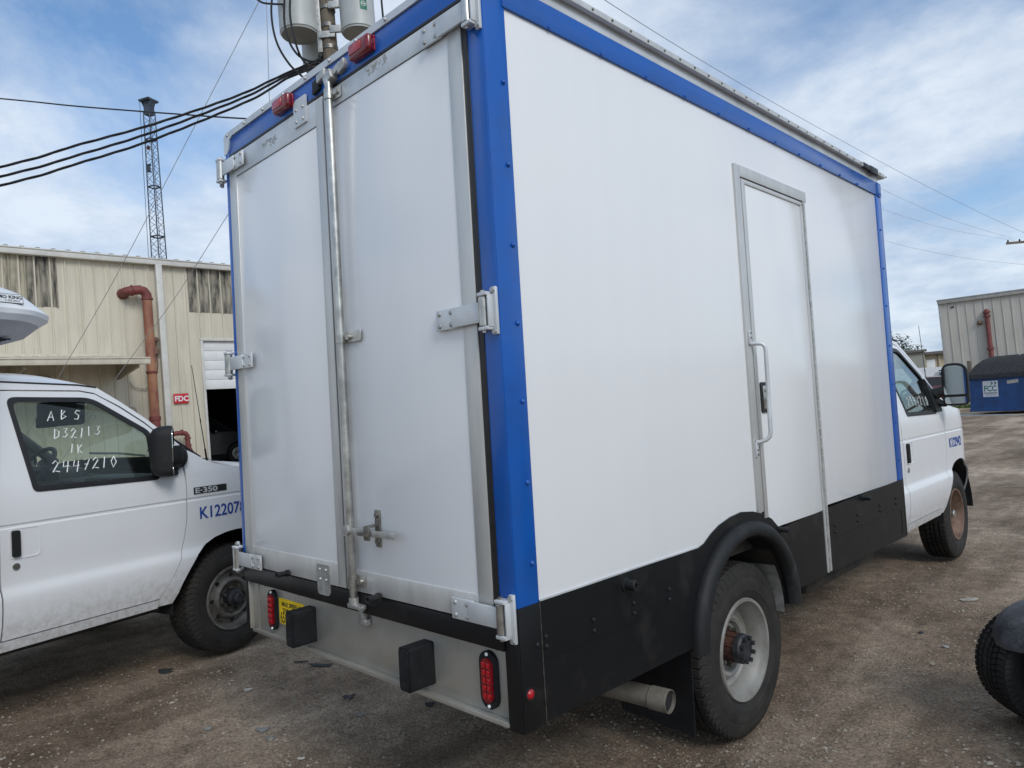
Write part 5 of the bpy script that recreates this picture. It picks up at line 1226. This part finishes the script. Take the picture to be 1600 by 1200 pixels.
# ---------------------------------------------------------------- utility cart at the right edge
K5 = thing('utility_cart', 'small cart with dusty black fender and knobbly tyre, cut off at the right edge', 'cart', (.975, 2.318, 0), R(133.8))
wheel(K5, .215, 0, .245, .245, .215, 'cart', 1); wheel(K5, -.95, 0, .235, .235, .205, 'cart', -1)
wheel(K5, .205, -1.55, .235, .235, .205, 'cart', 1); wheel(K5, -.95, -1.55, .235, .235, .205, 'cart', -1)
def fend(x0, yy):
    mb = MB(); n = 22; m = 12; vs = []; fs = []
    for i in range(m + 1):
        t = i / m; ph = t * R(100)
        for j in range(n):
            a = 2 * math.pi * j / n; ca, sa = math.cos(a), math.sin(a)
            rx_, ry_2 = .225, .31
            e = math.sin(ph) ** .75
            vs.append((x0 + rx_ * e * ca, yy + ry_2 * e * sa - .02, .435 + .125 * math.cos(ph) - .05 * (sa if sa > 0 else 0) * e * t))
    for i in range(m):
        for j in range(n): q = (j + 1) % n; fs.append((i * n + j, i * n + q, (i + 1) * n + q, (i + 1) * n + j))
    b0 = len(vs); lastr = [Vector(v) for v in vs[-n:]]
    for v in lastr: vs.append((x0 + (v.x - x0) * .9, yy + (v.y - yy) * .9, v.z + .012))
    for j in range(n): q = (j + 1) % n; fs.append((m * n + j, m * n + q, b0 + q, b0 + j))
    mb.add(vs, fs).build('fender', 'cart_fender', K5, smooth=60)
for x0 in (.04, -.78): fend(x0, -.06); fend(x0, -1.52)
MB().box(-.66, -1.75, .22, -.10, .18, .40, .04).box(-.60, -1.0, .40, -.16, -.5, .62, .05).build('tub', 'cart_body', K5)
MB().box(-.62, -1.35, .62, -.14, -.62, .72, .04).obox((-.38, -1.38, .88), (.24, 0, 0), (0, .03, .006), (0, -.03, .16), .02).build('seat', 'seat', K5)
MB().tube([(-.38, .02, .40), (-.38, -.25, .86)], .02, 8).tube([(-.38 + .15 * math.cos(2 * math.pi * i / 16), -.26 - .09 * math.sin(2 * math.pi * i / 16), .87 + .12 * math.sin(2 * math.pi * i / 16)) for i in range(16)], .014, 6, True).build('steering', 'black_plastic', K5)
MB().cyl((.1, 0, .235), (-.85, 0, .235), .03).cyl((.1, -1.55, .235), (-.85, -1.55, .235), .03).build('axle', 'chassis', K5)

# ---------------------------------------------------------------- litter on the dirt
def ground_at(u, v):
    d = cf + cr * ((u - 800) / FPX) - cu * ((v - 600) / FPX); z = 0
    for _ in range(6):
        t = (z - CAM.z) / d.z; p = CAM + d * t; z = gz(p.x, p.y) + gbump(p.x, p.y) - .012
    return p
def scrap(label, u, v, pxw, asp, m, th=.004, seed=0, curl=.01):
    rnd = random.Random(seed); p = ground_at(u, v); D = (p - CAM).dot(cf); w = pxw / FPX * D / 2
    n = 9; pts = []
    for i in range(n):
        a = 2 * math.pi * i / n; r = rnd.uniform(.65, 1.1); pts.append((w * r * math.cos(a), w * asp * r * math.sin(a)))
    o = MB().prism(pts, lambda x, y, q: (x, y, .004 + q + curl * (x / w) ** 2 + curl * .6 * y / w), 0, th).build('scrap', m, smooth=20)
    o.location = p; o.rotation_euler = (0, 0, R(45) + rnd.uniform(-.4, .4)); return tag(o, label, 'scrap', 'scraps littering the dirt')
for i, (lab, u, v, w_, asp, m, cl) in enumerate((
    ('dark bent shard on the dirt beside the van front wheel shadow', 259, 1051, 28, .45, 'scrap_dark', .02),
    ('long dark rubber strip on the dirt left of the truck rear apron', 503, 1041, 46, .22, 'scrap_dark', .012),
    ('thin dark twig-like strip left of the long rubber strip', 468, 1036, 30, .12, 'scrap_dark', .006),
    ('small white torn paper bit lying on the dirt', 387, 1079, 14, .5, 'scrap_pale', .004),
    ('dark crumpled plastic piece on the dirt below the rear apron', 545, 1091, 22, .5, 'scrap_dark', .012),
    ('grey flat shard, larger of two on the dirt near the lower left', 410, 1142, 24, .55, 'scrap_grey', .006),
    ('grey flat shard, smaller of two on the dirt near the lower left', 423, 1155, 16, .5, 'scrap_grey', .004),
    ('dull grey chip on the dirt below the left rubber bumper', 563, 1119, 16, .5, 'scrap_grey', .006),
    ('grey-green chip on the dirt left of the two flat shards', 325, 1140, 18, .5, 'scrap_grey', .006),
    ('dark scrap half hidden under the truck rear apron', 672, 1103, 20, .6, 'scrap_dark', .014),
    ('pale sliver near the bottom edge of the yard', 470, 1187, 16, .3, 'scrap_pale', .004),
    ('pale pointed strip on the dirt left of the cart fender', 1515, 938, 48, .30, 'scrap_tan', .006),
    ('tiny shiny metal bit on the dirt left of the cart tyre', 1478, 1012, 10, .9, 'galv', .006),
    ('dark pebble-sized scrap on the dirt past the rear wheel', 1439, 990, 9, .8, 'scrap_dark', .006))):
    scrap(lab, u, v, w_, asp, m, seed=i + 20, curl=cl)
